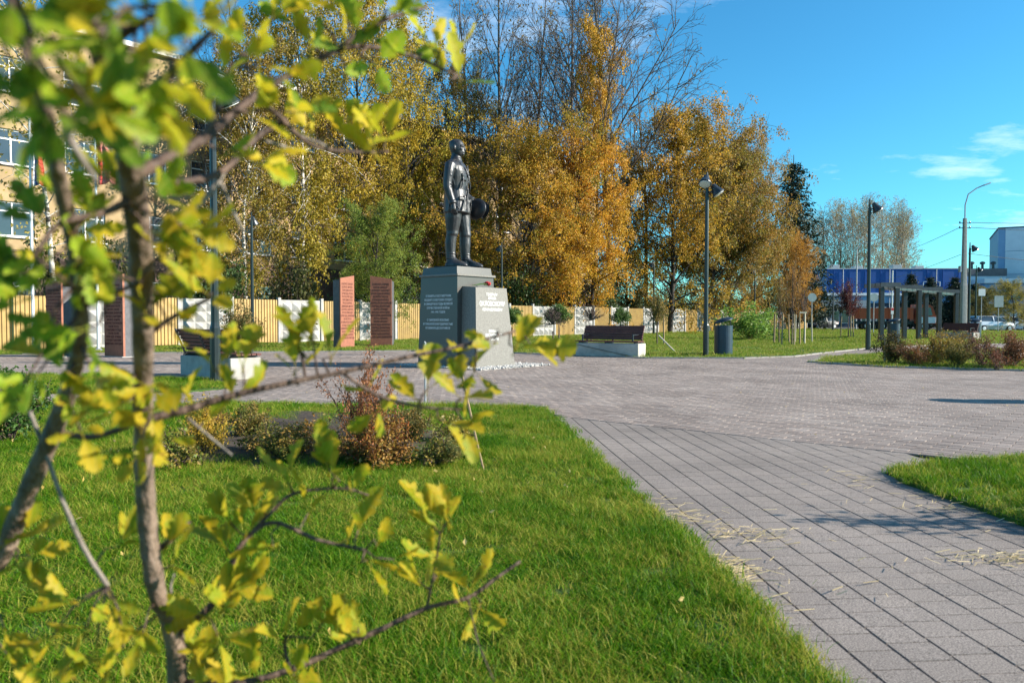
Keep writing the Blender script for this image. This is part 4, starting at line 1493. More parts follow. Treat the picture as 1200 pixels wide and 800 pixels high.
# ------------------------------------------------------------------ bronze officer
SCL = 1.62
figpos = Mw @ Vector((S / 2 - .02, S / 2 + .02, 2.24))
for o_ in mon.children:
    if o_.name.startswith('inscription'): o_['kind'] = 'stuff'
stat = thing('officer_statue', 'dark bronze statue of a bareheaded officer in belted tunic and boots holding his cap', 'statue', tuple(figpos), math.atan2(N.x, -N.y) + R(26))
pl = MB()
pl.box((0, 0, .012), (.86, .80, .024), bev=.006)
pl.build('base_plate', M['bronze_dark'], stat)
bo = MB()
Z0 = .015


def limb(pts, rad, n=12):
    bo.tube([Vector(p) for p in pts], rad, n)


# legs: right (-x) bears weight, left (+x) half a step forward (-y)
for (sx_, fy, kx) in ((-1, .03, -.005), (1, -.10, .01)):
    hx = .088 * sx_
    # boot shaft and breeches (elliptic sections)
    bo.loft([(hx * 1.12, fy + .01, .035, .050, .062), (hx * 1.10, fy + .015, .10, .047, .058), (hx * 1.08, fy + .02, .20, .054, .064), (hx * 1.06, fy + .02, .33, .066, .074),
             (hx * 1.05, fy * .9 + .01, .43, .066, .072), (hx * 1.05, fy * .85, .455, .072, .078), (hx * 1.04, fy * .8, .50, .072, .078), (hx * 1.05, fy * .6, .58, .086, .092),
             (hx * 1.08, fy * .45, .68, .100, .106), (hx * 1.05, fy * .3, .80, .106, .115), (hx * .9, fy * .15, .95, .105, .12)], 16)
    # boot foot with heel
    ox = .035 * sx_
    bo.loft([(hx * 1.15 + ox * .5, fy - .065, 0.0, .052, .150, 2.6), (hx * 1.15 + ox * .5, fy - .065, .022, .053, .152, 2.6), (hx * 1.15 + ox * .5, fy - .062, .045, .050, .142, 2.4),
             (hx * 1.14 + ox * .3, fy - .045, .07, .045, .112, 2.2), (hx * 1.12, fy - .01, .10, .043, .07), (hx * 1.1, fy + .012, .14, .045, .058)], 16)
    # ankle folds
    for zz in (.12, .15, .185):
        bo.loft([(hx * 1.1, fy + .015, zz - .008, .048, .060), (hx * 1.1, fy + .015, zz, .056, .068), (hx * 1.1, fy + .015, zz + .008, .048, .060)], 14)
# tunic: skirt, waist, chest, shoulders
bo.loft([(0, -.005, .755, .208, .158, 2.3), (0, -.005, .765, .212, .162, 2.3), (0, -.005, .85, .205, .156, 2.3), (0, -.002, .95, .195, .150, 2.3), (0, 0, 1.04, .184, .140, 2.3), (0, 0, 1.10, .176, .132, 2.3),
         (0, -.002, 1.17, .182, .136, 2.3), (0, -.006, 1.25, .196, .142, 2.3), (0, -.008, 1.33, .206, .142, 2.3), (0, -.002, 1.40, .205, .128, 2.3), (0, .004, 1.45, .185, .105, 2.2),
         (0, .008, 1.485, .135, .082), (0, .008, 1.515, .082, .068), (0, .004, 1.555, .062, .064), (0, 0, 1.60, .056, .062)], 28)
# shoulder caps and epaulettes
for sx_ in (-1, 1):
    bo.loft([(.205 * sx_, .004, 1.34, .066, .074), (.207 * sx_, .004, 1.40, .066, .072), (.198 * sx_, .006, 1.44, .052, .058), (.18 * sx_, .006, 1.465, .03, .035)], 14)
    bo.box((.165 * sx_, .004, 1.474), (.13, .058, .014), Matrix.Rotation(sx_ * R(19), 3, 'Y'))
    # breast pocket flaps, skirt pocket flaps
    bo.box((.098 * sx_, -.137, 1.275), (.095, .02, .035), Matrix.Rotation(-sx_ * R(-14), 3, 'Z'))
    bo.box((.095 * sx_, -.139, 1.235), (.086, .014, .07), Matrix.Rotation(-sx_ * R(-14), 3, 'Z'))
    bo.box((.135 * sx_, -.128, .94), (.11, .018, .04), Matrix.Rotation(-sx_ * R(-32), 3, 'Z'))
# collar and lapel edge
bo.loft([(0, .006, 1.485, .092, .080), (0, .004, 1.525, .076, .073), (0, .004, 1.535, .070, .068)], 18)
bo.tube([(0, -.146, 1.46 - .03), (0, -.158, 1.30), (0, -.146, 1.15), (.0, -.160, 1.0), (0, -.172, .77)], .008, 6)
for zz in (1.36, 1.28, 1.20, 1.02, .93):
    bo.lathe([(.011, -.01), (.011, .008), (.006, .012)], 8, (.018, -.152, zz))
# arms
ra = [(-.215, .005, 1.42), (-.250, .012, 1.30), (-.268, .025, 1.15), (-.272, .022, 1.08), (-.268, -.012, .96), (-.262, -.042, .865)]
limb(ra, [.066, .064, .056, .054, .049, .042], 14)
limb([(-.264, -.036, .885), (-.262, -.045, .855)], [.052, .051], 14)
la = [(.215, .005, 1.42), (.255, .014, 1.30), (.285, .030, 1.16), (.290, .020, 1.10), (.280, -.060, 1.035), (.268, -.125, .985)]
limb(la, [.066, .064, .056, .054, .049, .042], 14)
limb([(.272, -.105, 1.0), (.267, -.132, .98)], [.052, .051], 14)


def hand(w, d, side, cur):
    """w wrist, d direction of the palm (down), side +1 thumb towards -y"""
    w, d = Vector(w), Vector(d).normalized()
    fwd = Vector((0, -1, 0)); fwd = (fwd - d * fwd.dot(d)).normalized()
    nrm = d.cross(fwd) * side
    bo.tube([w, w + d * .03, w + d * .075, w + d * .095], [.027, .034, .037, .030], 10)
    for k, (o_, L) in enumerate(((.030, .072), (.010, .082), (-.010, .076), (-.029, .060))):
        p0 = w + d * .085 + fwd * o_
        p1 = p0 + d * L * .5 + nrm * cur * .012
        p2 = p1 + (d * .75 + nrm * cur).normalized() * L * .35
        p3 = p2 + (d * .3 + nrm * cur * 1.4).normalized() * L * .22
        bo.tube([p0, p1, p2, p3], [.0115, .011, .010, .008], 7)
    p0 = w + d * .035 + fwd * .034
    p1 = p0 + (d * .6 + fwd * .75).normalized() * .035
    p2 = p1 + (d * .95 + fwd * .2 + nrm * .2).normalized() * .035
    bo.tube([p0, p1, p2], [.014, .012, .009], 7)


hand((-.262, -.046, .855), (.01, -.10, -1), -1, .9)
hand((.267, -.130, .982), (-.02, -.45, -1), 1, 1.1)
# neck and head
HZ = 1.565
bo.loft([(0, -.012, HZ, .040, .050), (0, -.020, HZ + .012, .052, .070), (0, -.018, HZ + .04, .062, .084), (0, -.012, HZ + .08, .070, .092), (0, -.006, HZ + .12, .075, .097), (0, 0, HZ + .16, .076, .098),
         (0, .004, HZ + .195, .070, .090), (0, .008, HZ + .222, .052, .068), (0, .010, HZ + .236, .026, .034)], 22)
bo.loft([(0, -.088, HZ + .012, .022, .016), (0, -.094, HZ + .022, .024, .017), (0, -.090, HZ + .036, .018, .012)], 10)         # chin
bo.tube([(0, -.098, HZ + .128), (0, -.112, HZ + .100), (0, -.121, HZ + .083), (0, -.104, HZ + .074)], [.010, .012, .015, .012], 8)   # nose
for sx_ in (-1, 1):
    bo.tube([(.012 * sx_, -.104, HZ + .134), (.034 * sx_, -.098, HZ + .138), (.056 * sx_, -.078, HZ + .130)], [.009, .010, .008], 7)   # brow
    bo.tube([(.040 * sx_, -.090, HZ + .088), (.052 * sx_, -.070, HZ + .085)], [.014, .014], 8)                                         # cheek
    bo.loft([(.079 * sx_, .002, HZ + .075, .008, .014), (.083 * sx_, .004, HZ + .10, .011, .021), (.082 * sx_, .006, HZ + .125, .011, .022), (.078 * sx_, .006, HZ + .14, .007, .014)], 10)   # ear
    bo.loft([(.030 * sx_, -.090, HZ + .112, .010, .006), (.030 * sx_, -.093, HZ + .118, .012, .008), (.030 * sx_, -.090, HZ + .124, .010, .006)], 8)  # eye
bo.tube([(-.026, -.098, HZ + .053), (0, -.106, HZ + .056), (.026, -.098, HZ + .053)], [.006, .009, .006], 7)      # upper lip
bo.tube([(-.020, -.097, HZ + .042), (0, -.103, HZ + .041), (.020, -.097, HZ + .042)], [.006, .008, .006], 7)      # lower lip
# drapery folds on sleeves and skirt
for (p0, p1) in (((-.13, -.14, 1.22), (-.16, -.115, 1.08)), ((.13, -.14, 1.22), (.16, -.115, 1.08)), ((-.10, -.150, 1.02), (-.17, -.128, .78)), ((.11, -.150, 1.02), (.17, -.130, .78)), ((-.05, -.155, 1.03), (-.075, -.165, .80)),
                 ((-.19, .02, 1.02), (-.21, .03, .78)), ((-.20, .0, 1.25), (-.17, -.03, 1.12)), ((0, .125, 1.03), (0, .16, .78))):
    p0, p1 = Vector(p0), Vector(p1)
    bo.tube([p0, (p0 + p1) / 2 + Vector((.006, -.006, 0)), p1], [.006, .013, .008], 6)
for (z_, a_) in ((1.12, .3), (1.08, -.2), (1.04, .4), (1.24, -.4)):
    bo.tube([(-.315, .02 + .02 * a_, z_ - .012), (-.285, -.032, z_), (-.245, -.028, z_ + .025 * a_)], [.006, .012, .006], 6)
sc_v = [(v[0] * SCL * 1.12, v[1] * SCL * 1.12, v[2] * SCL + .024) for v in bo.v]
bo.v = sc_v
tmp = bo.build('tmp', M['bronze'])
rmod = tmp.modifiers.new('r', 'REMESH'); rmod.mode = 'VOXEL'; rmod.voxel_size = .0115
smod = tmp.modifiers.new('s', 'SMOOTH'); smod.factor = .5; smod.iterations = 2
dg = bpy.context.evaluated_depsgraph_get()
fig = bpy.data.meshes.new_from_object(tmp.evaluated_get(dg))
fig.name = 'figure'
fig.polygons.foreach_set("use_smooth", [True] * len(fig.polygons))
bpy.data.objects.remove(tmp)
link('figure', fig, stat)


def scaled(mb):
    mb.v = [(v[0] * SCL * 1.12, v[1] * SCL * 1.12, v[2] * SCL + .024) for v in mb.v]
    return mb


be = MB()
sec = []
for z_ in (1.078, 1.122):
    sec.append((0, 0, z_, .1825, .1395, 2.3))
be.loft(sec, 32)
be.box((0, -.142, 1.10), (.062, .012, .056), bev=.004)
scaled(be).build('belt', M['bronze_dark'], stat)
stp = MB()
pts_ = [(-.125, .085, 1.455), (-.118, .0, 1.482), (-.105, -.085, 1.445), (-.06, -.142, 1.36), (.0, -.158, 1.27), (.07, -.150, 1.18), (.13, -.120, 1.115)]
for p0, p1 in zip(pts_[:-1], pts_[1:]):
    stp.bar(p0, Vector(p1) + (Vector(p1) - Vector(p0)) * .06, .030, .008, up=(0, -1, .3))
scaled(stp).build('shoulder_strap', M['bronze_dark'], stat)
cp = MB()
# peaked cap hanging from the left hand, crown flat to the side of the thigh
cp.lathe([(.02, -.062), (.10, -.058), (.150, -.035), (.155, -.02), (.118, .012), (.104, .018), (.104, .042), (.09, .045)], 24)
pk = []
for k in range(13):
    a_ = R(-62 + 124 * k / 12)
    pk.append((math.sin(a_), -math.cos(a_)))
for (q0, q1) in zip(pk[:-1], pk[1:]):
    for dz in (0, -.006):
        cp.poly([(q0[0] * .10, q0[1] * .10, .042 + dz), (q1[0] * .10, q1[1] * .10, .042 + dz), (q1[0] * .145, q1[1] * .150, .058 + dz), (q0[0] * .145, q0[1] * .150, .058 + dz)])
Mc = Matrix.Translation((.258, -.195, .850)) @ Euler((R(8), R(96), R(-10))).to_matrix().to_4x4()
cp.v = [tuple(Mc @ Vector(v)) for v in cp.v]
scaled(cp).build('peaked_cap', M['bronze_dark'], stat, smooth=True)


# ------------------------------------------------------------------ red steles
def stele(label, px, py, ht, wd, dep, rz, hi_right=True, n=18):
    p = ground(px, py)
    t = thing('memorial_stele', label, 'stele', tuple(p), rz, 'memorial steles round the monument')
    m = MB()
    lo, hi = ht - .13, ht
    zl, zr = (lo, hi) if hi_right else (hi, lo)
    h = wd / 2
    # front slab in red stone (faces -y)
    f_ = [(-h, -.06, 0), (h, -.06, 0), (h, -.06, zr), (-h, -.06, zl)]
    k_ = [(-h, .0, 0), (h, .0, 0), (h, .0, zr), (-h, .0, zl)]
    m.poly(f_); m.poly(list(reversed(k_)))
    for q in range(4):
        m.poly([f_[(q + 1) % 4], f_[q], k_[q], k_[(q + 1) % 4]])
    m.build('red_slab', M['red_stone'], t)
    b = MB()
    zt = lo - .06
    bl = [(-h + .02, .003), (h - .02, .003), (h - .02, dep), (-h + .02, dep)]
    b.prism(bl, 0, zt)
    b.build('back_block', M['stele_side'], t)
    rws = MB()
    words = ["ПОЛК", "РОТА", "БРИГАДА", "ДИВИЗИЯ", "ГВАРДИИ", "АРМИЯ", "КОРПУС", "БАТАЛЬОН", "ОТРЯД", "ФРОНТ"]
    rg = random.Random(px)
    lines = [" ".join(rg.choice(words) for _ in range(2)) for _ in range(n)]
    size = (ht - .6) / n / 1.5
    te = text_mesh(lines, 'inscription', M['red_dark'], [size] * n, 1.5, .003, squeeze=min(1., wd * .9 / (size * 12.5)))
    o = link('inscription', te, t, loc=(0, -.062, ht - .25), kind='stuff')
    ft = MB()
    ft.box((0, dep / 2 - .03, -.01), (wd + .12, dep + .2, .06))
    ft.build('footing', M['concrete'], t)
    return t


def face_to(px, py, tx=-1.2, ty=17.0):
    p = ground(px, py)
    return math.atan2(ty - p.y, tx - p.x) + math.pi / 2


stele('narrow red stele seen almost edge on, sunlit, left of the wide red stele', 406, 408, 2.72, .80, .30, R(64))
stele('wide brick red stele with many rows of names, left of the monument', 447, 406, 2.80, .84, .85, R(2), False)
stele('brown red stele half hidden behind the hawthorn stem beside the left bench', 136, 418, 2.35, .95, .4, R(-32))
stele('smaller red stele at the far left, mostly hidden by hawthorn leaves', 66, 418, 2.2, .6, .4, R(-20))


# ------------------------------------------------------------------ benches
def bench(label, loc, rz, copy_of=None):
    if copy_of:
        return copy_tree(copy_of, loc, rz, label)
    t = thing('bench', label, 'bench', loc, rz, 'concrete and slat benches on the square')
    L, W_, Hc = 1.95, .58, .385
    m = MB()
    m.box((0, 0, Hc / 2), (L, W_, Hc), bev=.012)
    bo_ = m.build('concrete_base', M['bench_concrete'], t)
    # thin dark diagonal bar across the front
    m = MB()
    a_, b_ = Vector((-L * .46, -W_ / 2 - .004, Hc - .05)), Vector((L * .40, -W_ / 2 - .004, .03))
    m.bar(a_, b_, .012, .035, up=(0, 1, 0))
    m.build('diagonal_strip', M['metal_dark'], t)
    sl = MB(); sl.box((0, 0, 0), (L + .02, .088, .036), bev=.006)
    slm = sl.mesh('slat', M['wood_dark'])
    for k in range(5):
        link('slat', slm, t, loc=(0 - .02, -W_ / 2 + .05 + k * .098, Hc + .055))
    sl = MB(); sl.box((0, 0, 0), (L * .96, .034, .064), bev=.005)
    slb = sl.mesh('slat', M['wood_dark'])
    for k in range(6):
        z_ = Hc + .13 + k * .068
        o = link('slat', slb, t, loc=(-.03, W_ / 2 - .10 + .035 * k, z_))
        o.rotation_euler = (R(-26), 0, 0)
    for x_ in (-L * .44, -.03, L * .44):
        fr = MB()
        fr.bar((x_, W_ / 2 - .06, Hc), (x_, W_ / 2 + .14, Hc + .51), .05, .018)
        fr.box((x_, 0, Hc + .018), (.05, W_ - .03, .034))
        fr.build('bracket', M['metal_dark'], t)
    for x_ in (-L * .40, L * .40):
        ar = MB()
        ar.bar((x_, -W_ / 2 + .07, Hc + .03), (x_, -W_ / 2 + .07, Hc + .235), .04, .04)
        ar.bar((x_, -W_ / 2 + .05, Hc + .245), (x_, W_ / 2 + .02, Hc + .245), .04, .022)
        ar.build('armrest', M['metal_dark'], t)
    return t


p = ground(748, 419)
phi = R(-31)
c_ = Vector((-.975, .29, 0))
Rm = Matrix.Rotation(phi, 3, 'Z')
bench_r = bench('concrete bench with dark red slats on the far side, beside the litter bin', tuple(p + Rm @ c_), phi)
p = ground(270, 446)
rzb = math.atan2(.67, .74) + math.pi - 2 * 0
Rm = Matrix.Rotation(R(138), 3, 'Z')
c_ = Vector((.975, -.29, 0))
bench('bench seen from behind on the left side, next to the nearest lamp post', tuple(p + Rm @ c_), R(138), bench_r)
# a third one out at the far path (seen behind the island bed)
p = ground(1122, 398)
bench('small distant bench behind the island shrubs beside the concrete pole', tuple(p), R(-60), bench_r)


# ------------------------------------------------------------------ litter bins
def litter_bin(label, loc, rz=0., src=None):
    if src:
        return copy_tree(src, loc, rz, label)
    t = thing('litter_bin', label, 'bin', loc, rz, 'round blue litter bins')
    m = MB()
    m.lathe([(.235, .05), (.262, .06), (.262, .86), (.268, .865), (.268, .895), (.225, .895), (.222, .7)], 28)
    m.build('body', M['bin_blue'], t, smooth=False)
    m = MB()
    m.lathe([(.215, 0), (.215, .06)], 24)
    m.build('foot', M['metal_dark'], t)
    m = MB()
    Rt = Matrix.Rotation(R(-17), 4, 'Y')
    v0 = len(m.v)
    m.lathe([(.04, .075), (.16, .06), (.255, .02), (.285, -.012), (.285, -.026), (.05, -.02)][::-1], 28)
    m.v = [tuple(Matrix.Translation((-.01, 0, 1.035)) @ Rt @ Vector(v)) for v in m.v]
    m.build('hood', M['metal_dark'], t, smooth=True)
    m = MB()
    for a_ in (0, 2.1, 4.2):
        m.bar((.215 * math.cos(a_), .215 * math.sin(a_), .88), (.205 * math.cos(a_), .205 * math.sin(a_), 1.0 + .06 * math.cos(a_)), .022, .012)
    m.build('hood_bracket', M['metal_dark'], t)
    m = MB()
    m.box((.262, -.03, .42), (.02, .04, .05))
    m.build('lock', M['grey_metal'], t)
    return t


p = ground(847.5, 417)
bin0 = litter_bin('dark blue round litter bin with a tilted hood beside the two headed lamp', tuple(p))
p = ground(1047, 402)
litter_bin('round litter bin standing under the dark pergola', tuple(p), 0, bin0)
p = ground(1143, 397.5)
litter_bin('litter bin at the foot of the dark lamp right of the concrete pole', tuple(p), 1., bin0)
litter_bin('litter bin standing just outside the photo on the right of the square', (8.05, 9.35, 0), 2., bin0)


# ------------------------------------------------------------------ street lamps
def lamp_parts(t, heads, H=5.3):
    m = MB()
    m.lathe([(.085, 0), (.085, .9), (.075, .93), (.066, 1.0), (.052, H - .35), (.03, H - .3), (.022, H)], 10)
    m.build('pole', M['metal_green'], t)
    m = MB()
    m.lathe([(.15, 0), (.15, .02), (.10, .03)], 10)
    m.build('base_flange', M['metal_dark'], t)
    for (az, hz, reach) in heads:
        a = MB()
        d = Vector((math.cos(az), math.sin(az), 0))
        p1 = d * reach + Vector((0, 0, hz + .05))
        a.tube([Vector((0, 0, hz)), d * reach * .6 + Vector((0, 0, hz + .01)), p1], .022, 8)
        a.build('arm', M['metal_dark'], t)
        h = MB()
        h.lathe([(.03, .30), (.07, .27), (.11, .14), (.185, .0), (.185, -.03), (.165, -.03)][::-1], 16)
        ho = h.build('head', M['metal_dark'], t, smooth=False)
        rot = Matrix.Rotation(az, 4, 'Z') @ Matrix.Rotation(R(-32), 4, 'Y')
        ho.matrix_local = Matrix.Translation(p1 + d * .05 + Vector((0, 0, -.08))) @ rot
        g_ = MB()
        g_.lathe([(.155, -.034), (.155, -.045), (.10, -.055)][::-1], 16)
        g_.build('glass', M['lamp_glass'], ho)


LG = 'dark green park lamps round the square'
p = ground(827, 417.5)
lamp2 = thing('park_lamp', 'dark lamp post with two spot heads beside the blue litter bin', 'street lamp', tuple(p), 0, LG)
lamp_parts(lamp2, [(R(-120), 4.98, .16), (R(-15), 4.72, .26)])
p = ground(1017, 410)
lamp1 = thing('park_lamp', 'single headed lamp post standing left of the pergola', 'street lamp', tuple(p), 0, LG)
lamp_parts(lamp1, [(R(-10), 4.92, .22)])
lamps = [
    (252, None, 12.4, lamp2, R(70), 'nearest lamp post, in front of the left bench, its top lost in the hawthorn'),
    (296, None, 29.5, lamp1, R(100), 'slim lamp post by the fence left of the red steles'),
    (588, None, 41.0, lamp1, R(140), 'lamp post rising behind the monument'),
    (766, None, 53.0, lamp1, R(140), 'lamp post by the fence between bench and two headed lamp'),
    (884, None, 62.0, lamp1, R(140), 'lamp post by the fence behind the large green shrub'),
    (1135, None, 41.0, lamp1, R(0), 'lamp post just right of the tall concrete pole'),
    (1143, None, 58.0, lamp1, R(0), 'farther small lamp post in front of the dark spruce near the car park'),
]
for (px, _, Y, src, rz_, lb) in lamps:
    copy_tree(src, (xat(px, Y), Y, 0.02), rz_, lb)


# ------------------------------------------------------------------ tall concrete pole with curved street light, cables
Y = 62.0
pole = thing('concrete_pole', 'tall grey concrete pole with a curved arm lamp right of the pergola', 'utility pole', (xat(1128.5, Y), Y, 0))
m = MB()
m.loft([(0, 0, 0, .25, .20, 6), (0, 0, 3.9, .23, .18, 6), (0, 0, 4.1, .20, .16, 6), (0, 0, 9.5, .13, .12, 6)], 16)
m.build('post', M['concrete'], pole)
m = MB()
q = [(0, 0, 9.3), (0.0, 0, 10.6), (.25, 0, 11.5), (.95, 0, 12.0), (1.55, 0, 12.25)]
m.tube([Vector(v) for v in q], .05, 7)
m.build('arm', M['grey_metal'], pole)
m = MB()
m.box((1.78, 0, 12.32), (.6, .22, .10), Matrix.Rotation(R(-20), 3, 'Y'), bev=.03)
m.build('lamp_head', M['grey_metal'], pole)
m = MB()
for z_ in (9.1, 8.7):
    m.box((0, 0, z_), (.95, .05, .06))
    for x_ in (-.42, .42):
        m.lathe([(.04, 0), (.055, .05), (.03, .12)], 8, (x_, 0, z_ + .03))
m.build('cross_arm', M['metal_dark'], pole)
m = MB()
m.box((-.34, 0, 5.3), (.12, .3, .5)); m.box((.30, 0, 5.2), (.1, .24, .34))
m.build('switch_box', M['grey_metal'], pole)


def cable(label, a_, b_, sag, r=.022):
    m = MB()
    a_, b_ = Vector(a_), Vector(b_)
    m.tube([a_.lerp(b_, t / 12) - Vector((0, 0, sag * 4 * (t / 12) * (1 - t / 12))) for t in range(13)], r, 5)
    return tag(m.build('overhead_cable', M['metal_dark']), label, 'cable', 'overhead cables at the concrete pole')


pt = lambda z_, x_=0: (xat(1128.5, Y) + x_, Y, z_)
cable('upper overhead cable leading right from the concrete pole', pt(9.15, .42), (55, 66, 9.7), .1)
cable('lower overhead cable leading right from the concrete pole', pt(8.75, .42), (55, 66, 8.75), .1)
cable('slack cable leading right below the cross arms', pt(6.6, .3), (55, 66, 5.6), .15)
cable('long cable dropping left from the concrete pole behind the blue hall roof', pt(6.5, -.3), at(1020, 332, 120), .3)
cable('thin upper cable running left from the concrete pole into the poplars', pt(8.75, -.42), at(1020, 305, 130), .5)


# ------------------------------------------------------------------ pergola
Yp0 = 38.0
pg = thing('pergola', 'dark steel pergola of square posts with a stepped slatted roof', 'pergola', (0, 0, 0))
ppx = [(1033, 401), (1060, 402.5), (1053, 397), (1078, 399), (1085, 395.5), (1100, 394.5)]
posts = [(1032.5, 36.0), (1050.5, 36.0), (1059.5, 38.5), (1076.5, 38.5), (1084.5, 41.0), (1100, 41.0), (1120, 43.5)]
m = MB(); m.box((0, 0, 1.3), (.20, .20, 2.6), bev=.01)
pom = m.mesh('post', M['metal_dark'])
for (px, Y_) in posts:
    link('post', pom, pg, loc=(xat(px, Y_), Y_, 0))
# three portal frames one behind the other, joined by short slats
bays = [(1032.5, 1050.5, 36.0, 2.66), (1059.5, 1076.5, 38.5, 2.66), (1084.5, 1100.0, 41.0, 2.66), (1108, 1120, 43.5, 2.62)]
for (pa, pb_, Y_, zt) in bays:
    xa, xb = xat(pa, Y_), xat(pb_, Y_)
    for q in range(4):
        m = MB(); m.box(((xa + xb) / 2, Y_ - .12 + q * .55, zt + .10), (xb - xa + .22, .07, .2))
        m.build('rafter', M['metal_mid'], pg)
for (pa, pb_, Y_, zt), (pc, pd_, Y2_, zt2) in zip(bays[:-1], bays[1:]):
    xb, xc = xat(pb_, Y_), xat(pc, Y2_)
    m = MB(); m.bar((xat(pa, Y_) + .1, Y_ + .05, zt - .07), (xat(pc, Y2_) + .1, Y2_ + .05, zt2 - .07), .09, .14); m.build('beam', M['metal_dark'], pg)
    m = MB(); m.bar((xb - .1, Y_ + .05, zt - .07), (xat(pd_, Y2_) - .1, Y2_ + .05, zt2 - .07), .09, .14); m.build('beam', M['metal_dark'], pg)
    for q in range(3):
        u = (q + 1) / 4
        m = MB(); m.box((xb + (xc - xb) * u + .2, Y_ + (Y2_ - Y_) * u, zt + .04), (1.1, .07, .14)); m.build('rafter', M['metal_mid'], pg)
# swing-like bench parts under it are left to the litter bin and bench objects

# ------------------------------------------------------------------ young trees and stakes
def young_tree(label, px, py, h, crown, ca, cb, stakes=3, pale=False, wd=.6, leaves=True):
    p = ground(px, py)
    t = thing('young_tree', label, 'young tree', tuple(p), px, 'staked young trees on the far lawn')
    m = MB()
    m.tube([Vector((0, 0, 0)), Vector((.02, .01, h * .5)), Vector((0, 0, h * .95))], [.03, .022, .01], 6)
    m.build('trunk', M['bark_thin'], t)
    c = link('crown', crown[0], t, loc=(0, 0, h * .38)); c.scale = (wd, wd, h * .62)
    if leaves and crown[1]:
        c2 = link('foliage', crown[1], t, loc=(0, 0, h * .38)); c2.scale = (wd, wd, h * .62)
        c2.color = (*ca, 1); c2['tint_b'] = list(cb)
    for k in range(stakes):
        a_ = k * 2.1 + px
        sm = MB()
        b_ = Vector((.42 * math.cos(a_), .42 * math.sin(a_), 0))
        sm.tube([b_, b_ * .9 + Vector((0, 0, 1.3))], .03, 6)
        sm.build('stake', M['stake_pale'] if pale else M['stake_wood'], t)
    return t


young_tree('staked young tree with rusty leaves in front of the pale fence end', 913, 403, 3.0, shC, (.14, .14, .03), (.30, .15, .04), 3)
young_tree('staked young tree with thin orange leaves, right of another staked tree', 928, 405, 3.4, shC, (.30, .15, .04), (.36, .2, .04), 3)
young_tree('bare young tree between tall stakes near the fence end', 942, 402, 2.6, shC, GREEN, GREEN, 3, leaves=False, pale=True)
young_tree('young tree with dark purple leaves left of the single headed lamp', 994, 396, 3.4, shB, (.07, .018, .022), (.12, .035, .03), 3, wd=1.0)
young_tree('small leafy young tree with a leaning pale stake behind the bench', 770, 404, 2.2, shA, (.10, .12, .035), (.28, .18, .04), 1, wd=.75)
# leaning pale stake by the bench
p = ground(792, 413)
m = MB(); m.tube([p, at(772, 393, p.y + .6)], .022, 6)
tag(m.build('leaning_stake', M['stake_pale']), 'pale wooden stake leaning to the left in the grass right of the bench', 'stake')
p = ground(1037, 427)
m = MB(); m.tube([p, p + Vector((0, 0, .62))], .022, 6)
tag(m.build('wooden_stake', M['stake_wood']), 'short wooden stake standing in front of the dark green island shrub', 'stake')
p = ground(943, 404)
m = MB(); m.tube([p, p + Vector((0, 0, 1.35))], .03, 6); m.box(tuple(p + Vector((-.08, 0, 1.37))), (.3, .05, .06))
tag(m.build('pale_post', M['stake_pale']), 'pale wooden post with a short cross piece near the fence end', 'post')

# thin rods in the near lawn
p = ground(498.5, 472)
m = MB(); m.tube([p, p + Vector((0, 0, .68)), p + Vector((0, 0, .765)), p + Vector((-.012, 0, .775))], .013, 8)
tag(m.build('metal_rod', M['grey_metal']), 'upright metal rod at the lawn edge in front of the pedestal', 'rod')
p = ground(568, 556)
m = MB(); m.tube([p, at(556, 506, p.y + .05), at(541, 437, p.y + .12)], [.007, .009, .008], 7)
tag(m.build('leaning_stick', M['stake_wood']), 'thin brown stick leaning left over the flower bed', 'stick')

# ------------------------------------------------------------------ flags
def flagpole(label, px, Y_, H_):
    t = thing('flagpole', label, 'flagpole', (xat(px, Y_), Y_, 0), 0, 'flagpoles in front of the office building')
    m = MB()
    m.lathe([(.05, 0), (.045, H_ * .5), (.03, H_), (.05, H_ + .03), (.03, H_ + .08)], 10)
    m.build('pole', M['silver'], t)
    m = MB(); m.lathe([(.14, 0), (.14, .04), (.06, .12)], 10)
    m.build('foot', M['grey_metal'], t)
    return t


def limp_flag(label, top, drop, mats, wdt=.55):
    """a flag hanging limp in folds: bands side by side"""
    m = MB()
    ns, nz = 18, 10
    for j in range(nz):
        for i in range(ns):
            q = []
            for (ii_, jj_) in ((i, j), (i + 1, j), (i + 1, j + 1), (i, j + 1)):
                u, v = ii_ / ns, jj_ / nz
                sp = wdt * (.45 + .55 * v ** .7)
                x_ = u * sp * .8
                y_ = .07 * math.sin(u * 13 + v * 2.5) * (.4 + .8 * v)
                z_ = -v * drop - .35 * u * (1 - v) * drop * .5 - .06 * math.sin(u * 9)
                q.append((x_, y_, z_))
            m.poly(q, min(len(mats) - 1, int((i + .5 * j / nz * 3) / ns * len(mats))))
    o = m.build('flag', mats, smooth=True, loc=tuple(top))
    sol = o.modifiers.new('cloth', 'SOLIDIFY'); sol.thickness = .006
    return tag(o, label, 'flag')


flagpole('white flagpole at the far left carrying the tricolour flag', 39, 24.6, 7.6)
flagpole('pale flagpole behind the hawthorn stem carrying the pink flag', 115, 24.9, 7.4)
limp_flag('white blue and red flag hanging limp from its pole at the far left', (xat(39, 24.6) + .05, 24.6, 7.2), 1.7, [M['flag_white'], M['flag_blue'], M['flag_red']])
limp_flag('faded pink and red flag hanging limp beside the hawthorn stem', (xat(115, 24.9) + .05, 24.9, 7.1), 1.5, [M['flag_red'], M['flag_pink'], M['flag_pink']], .9)

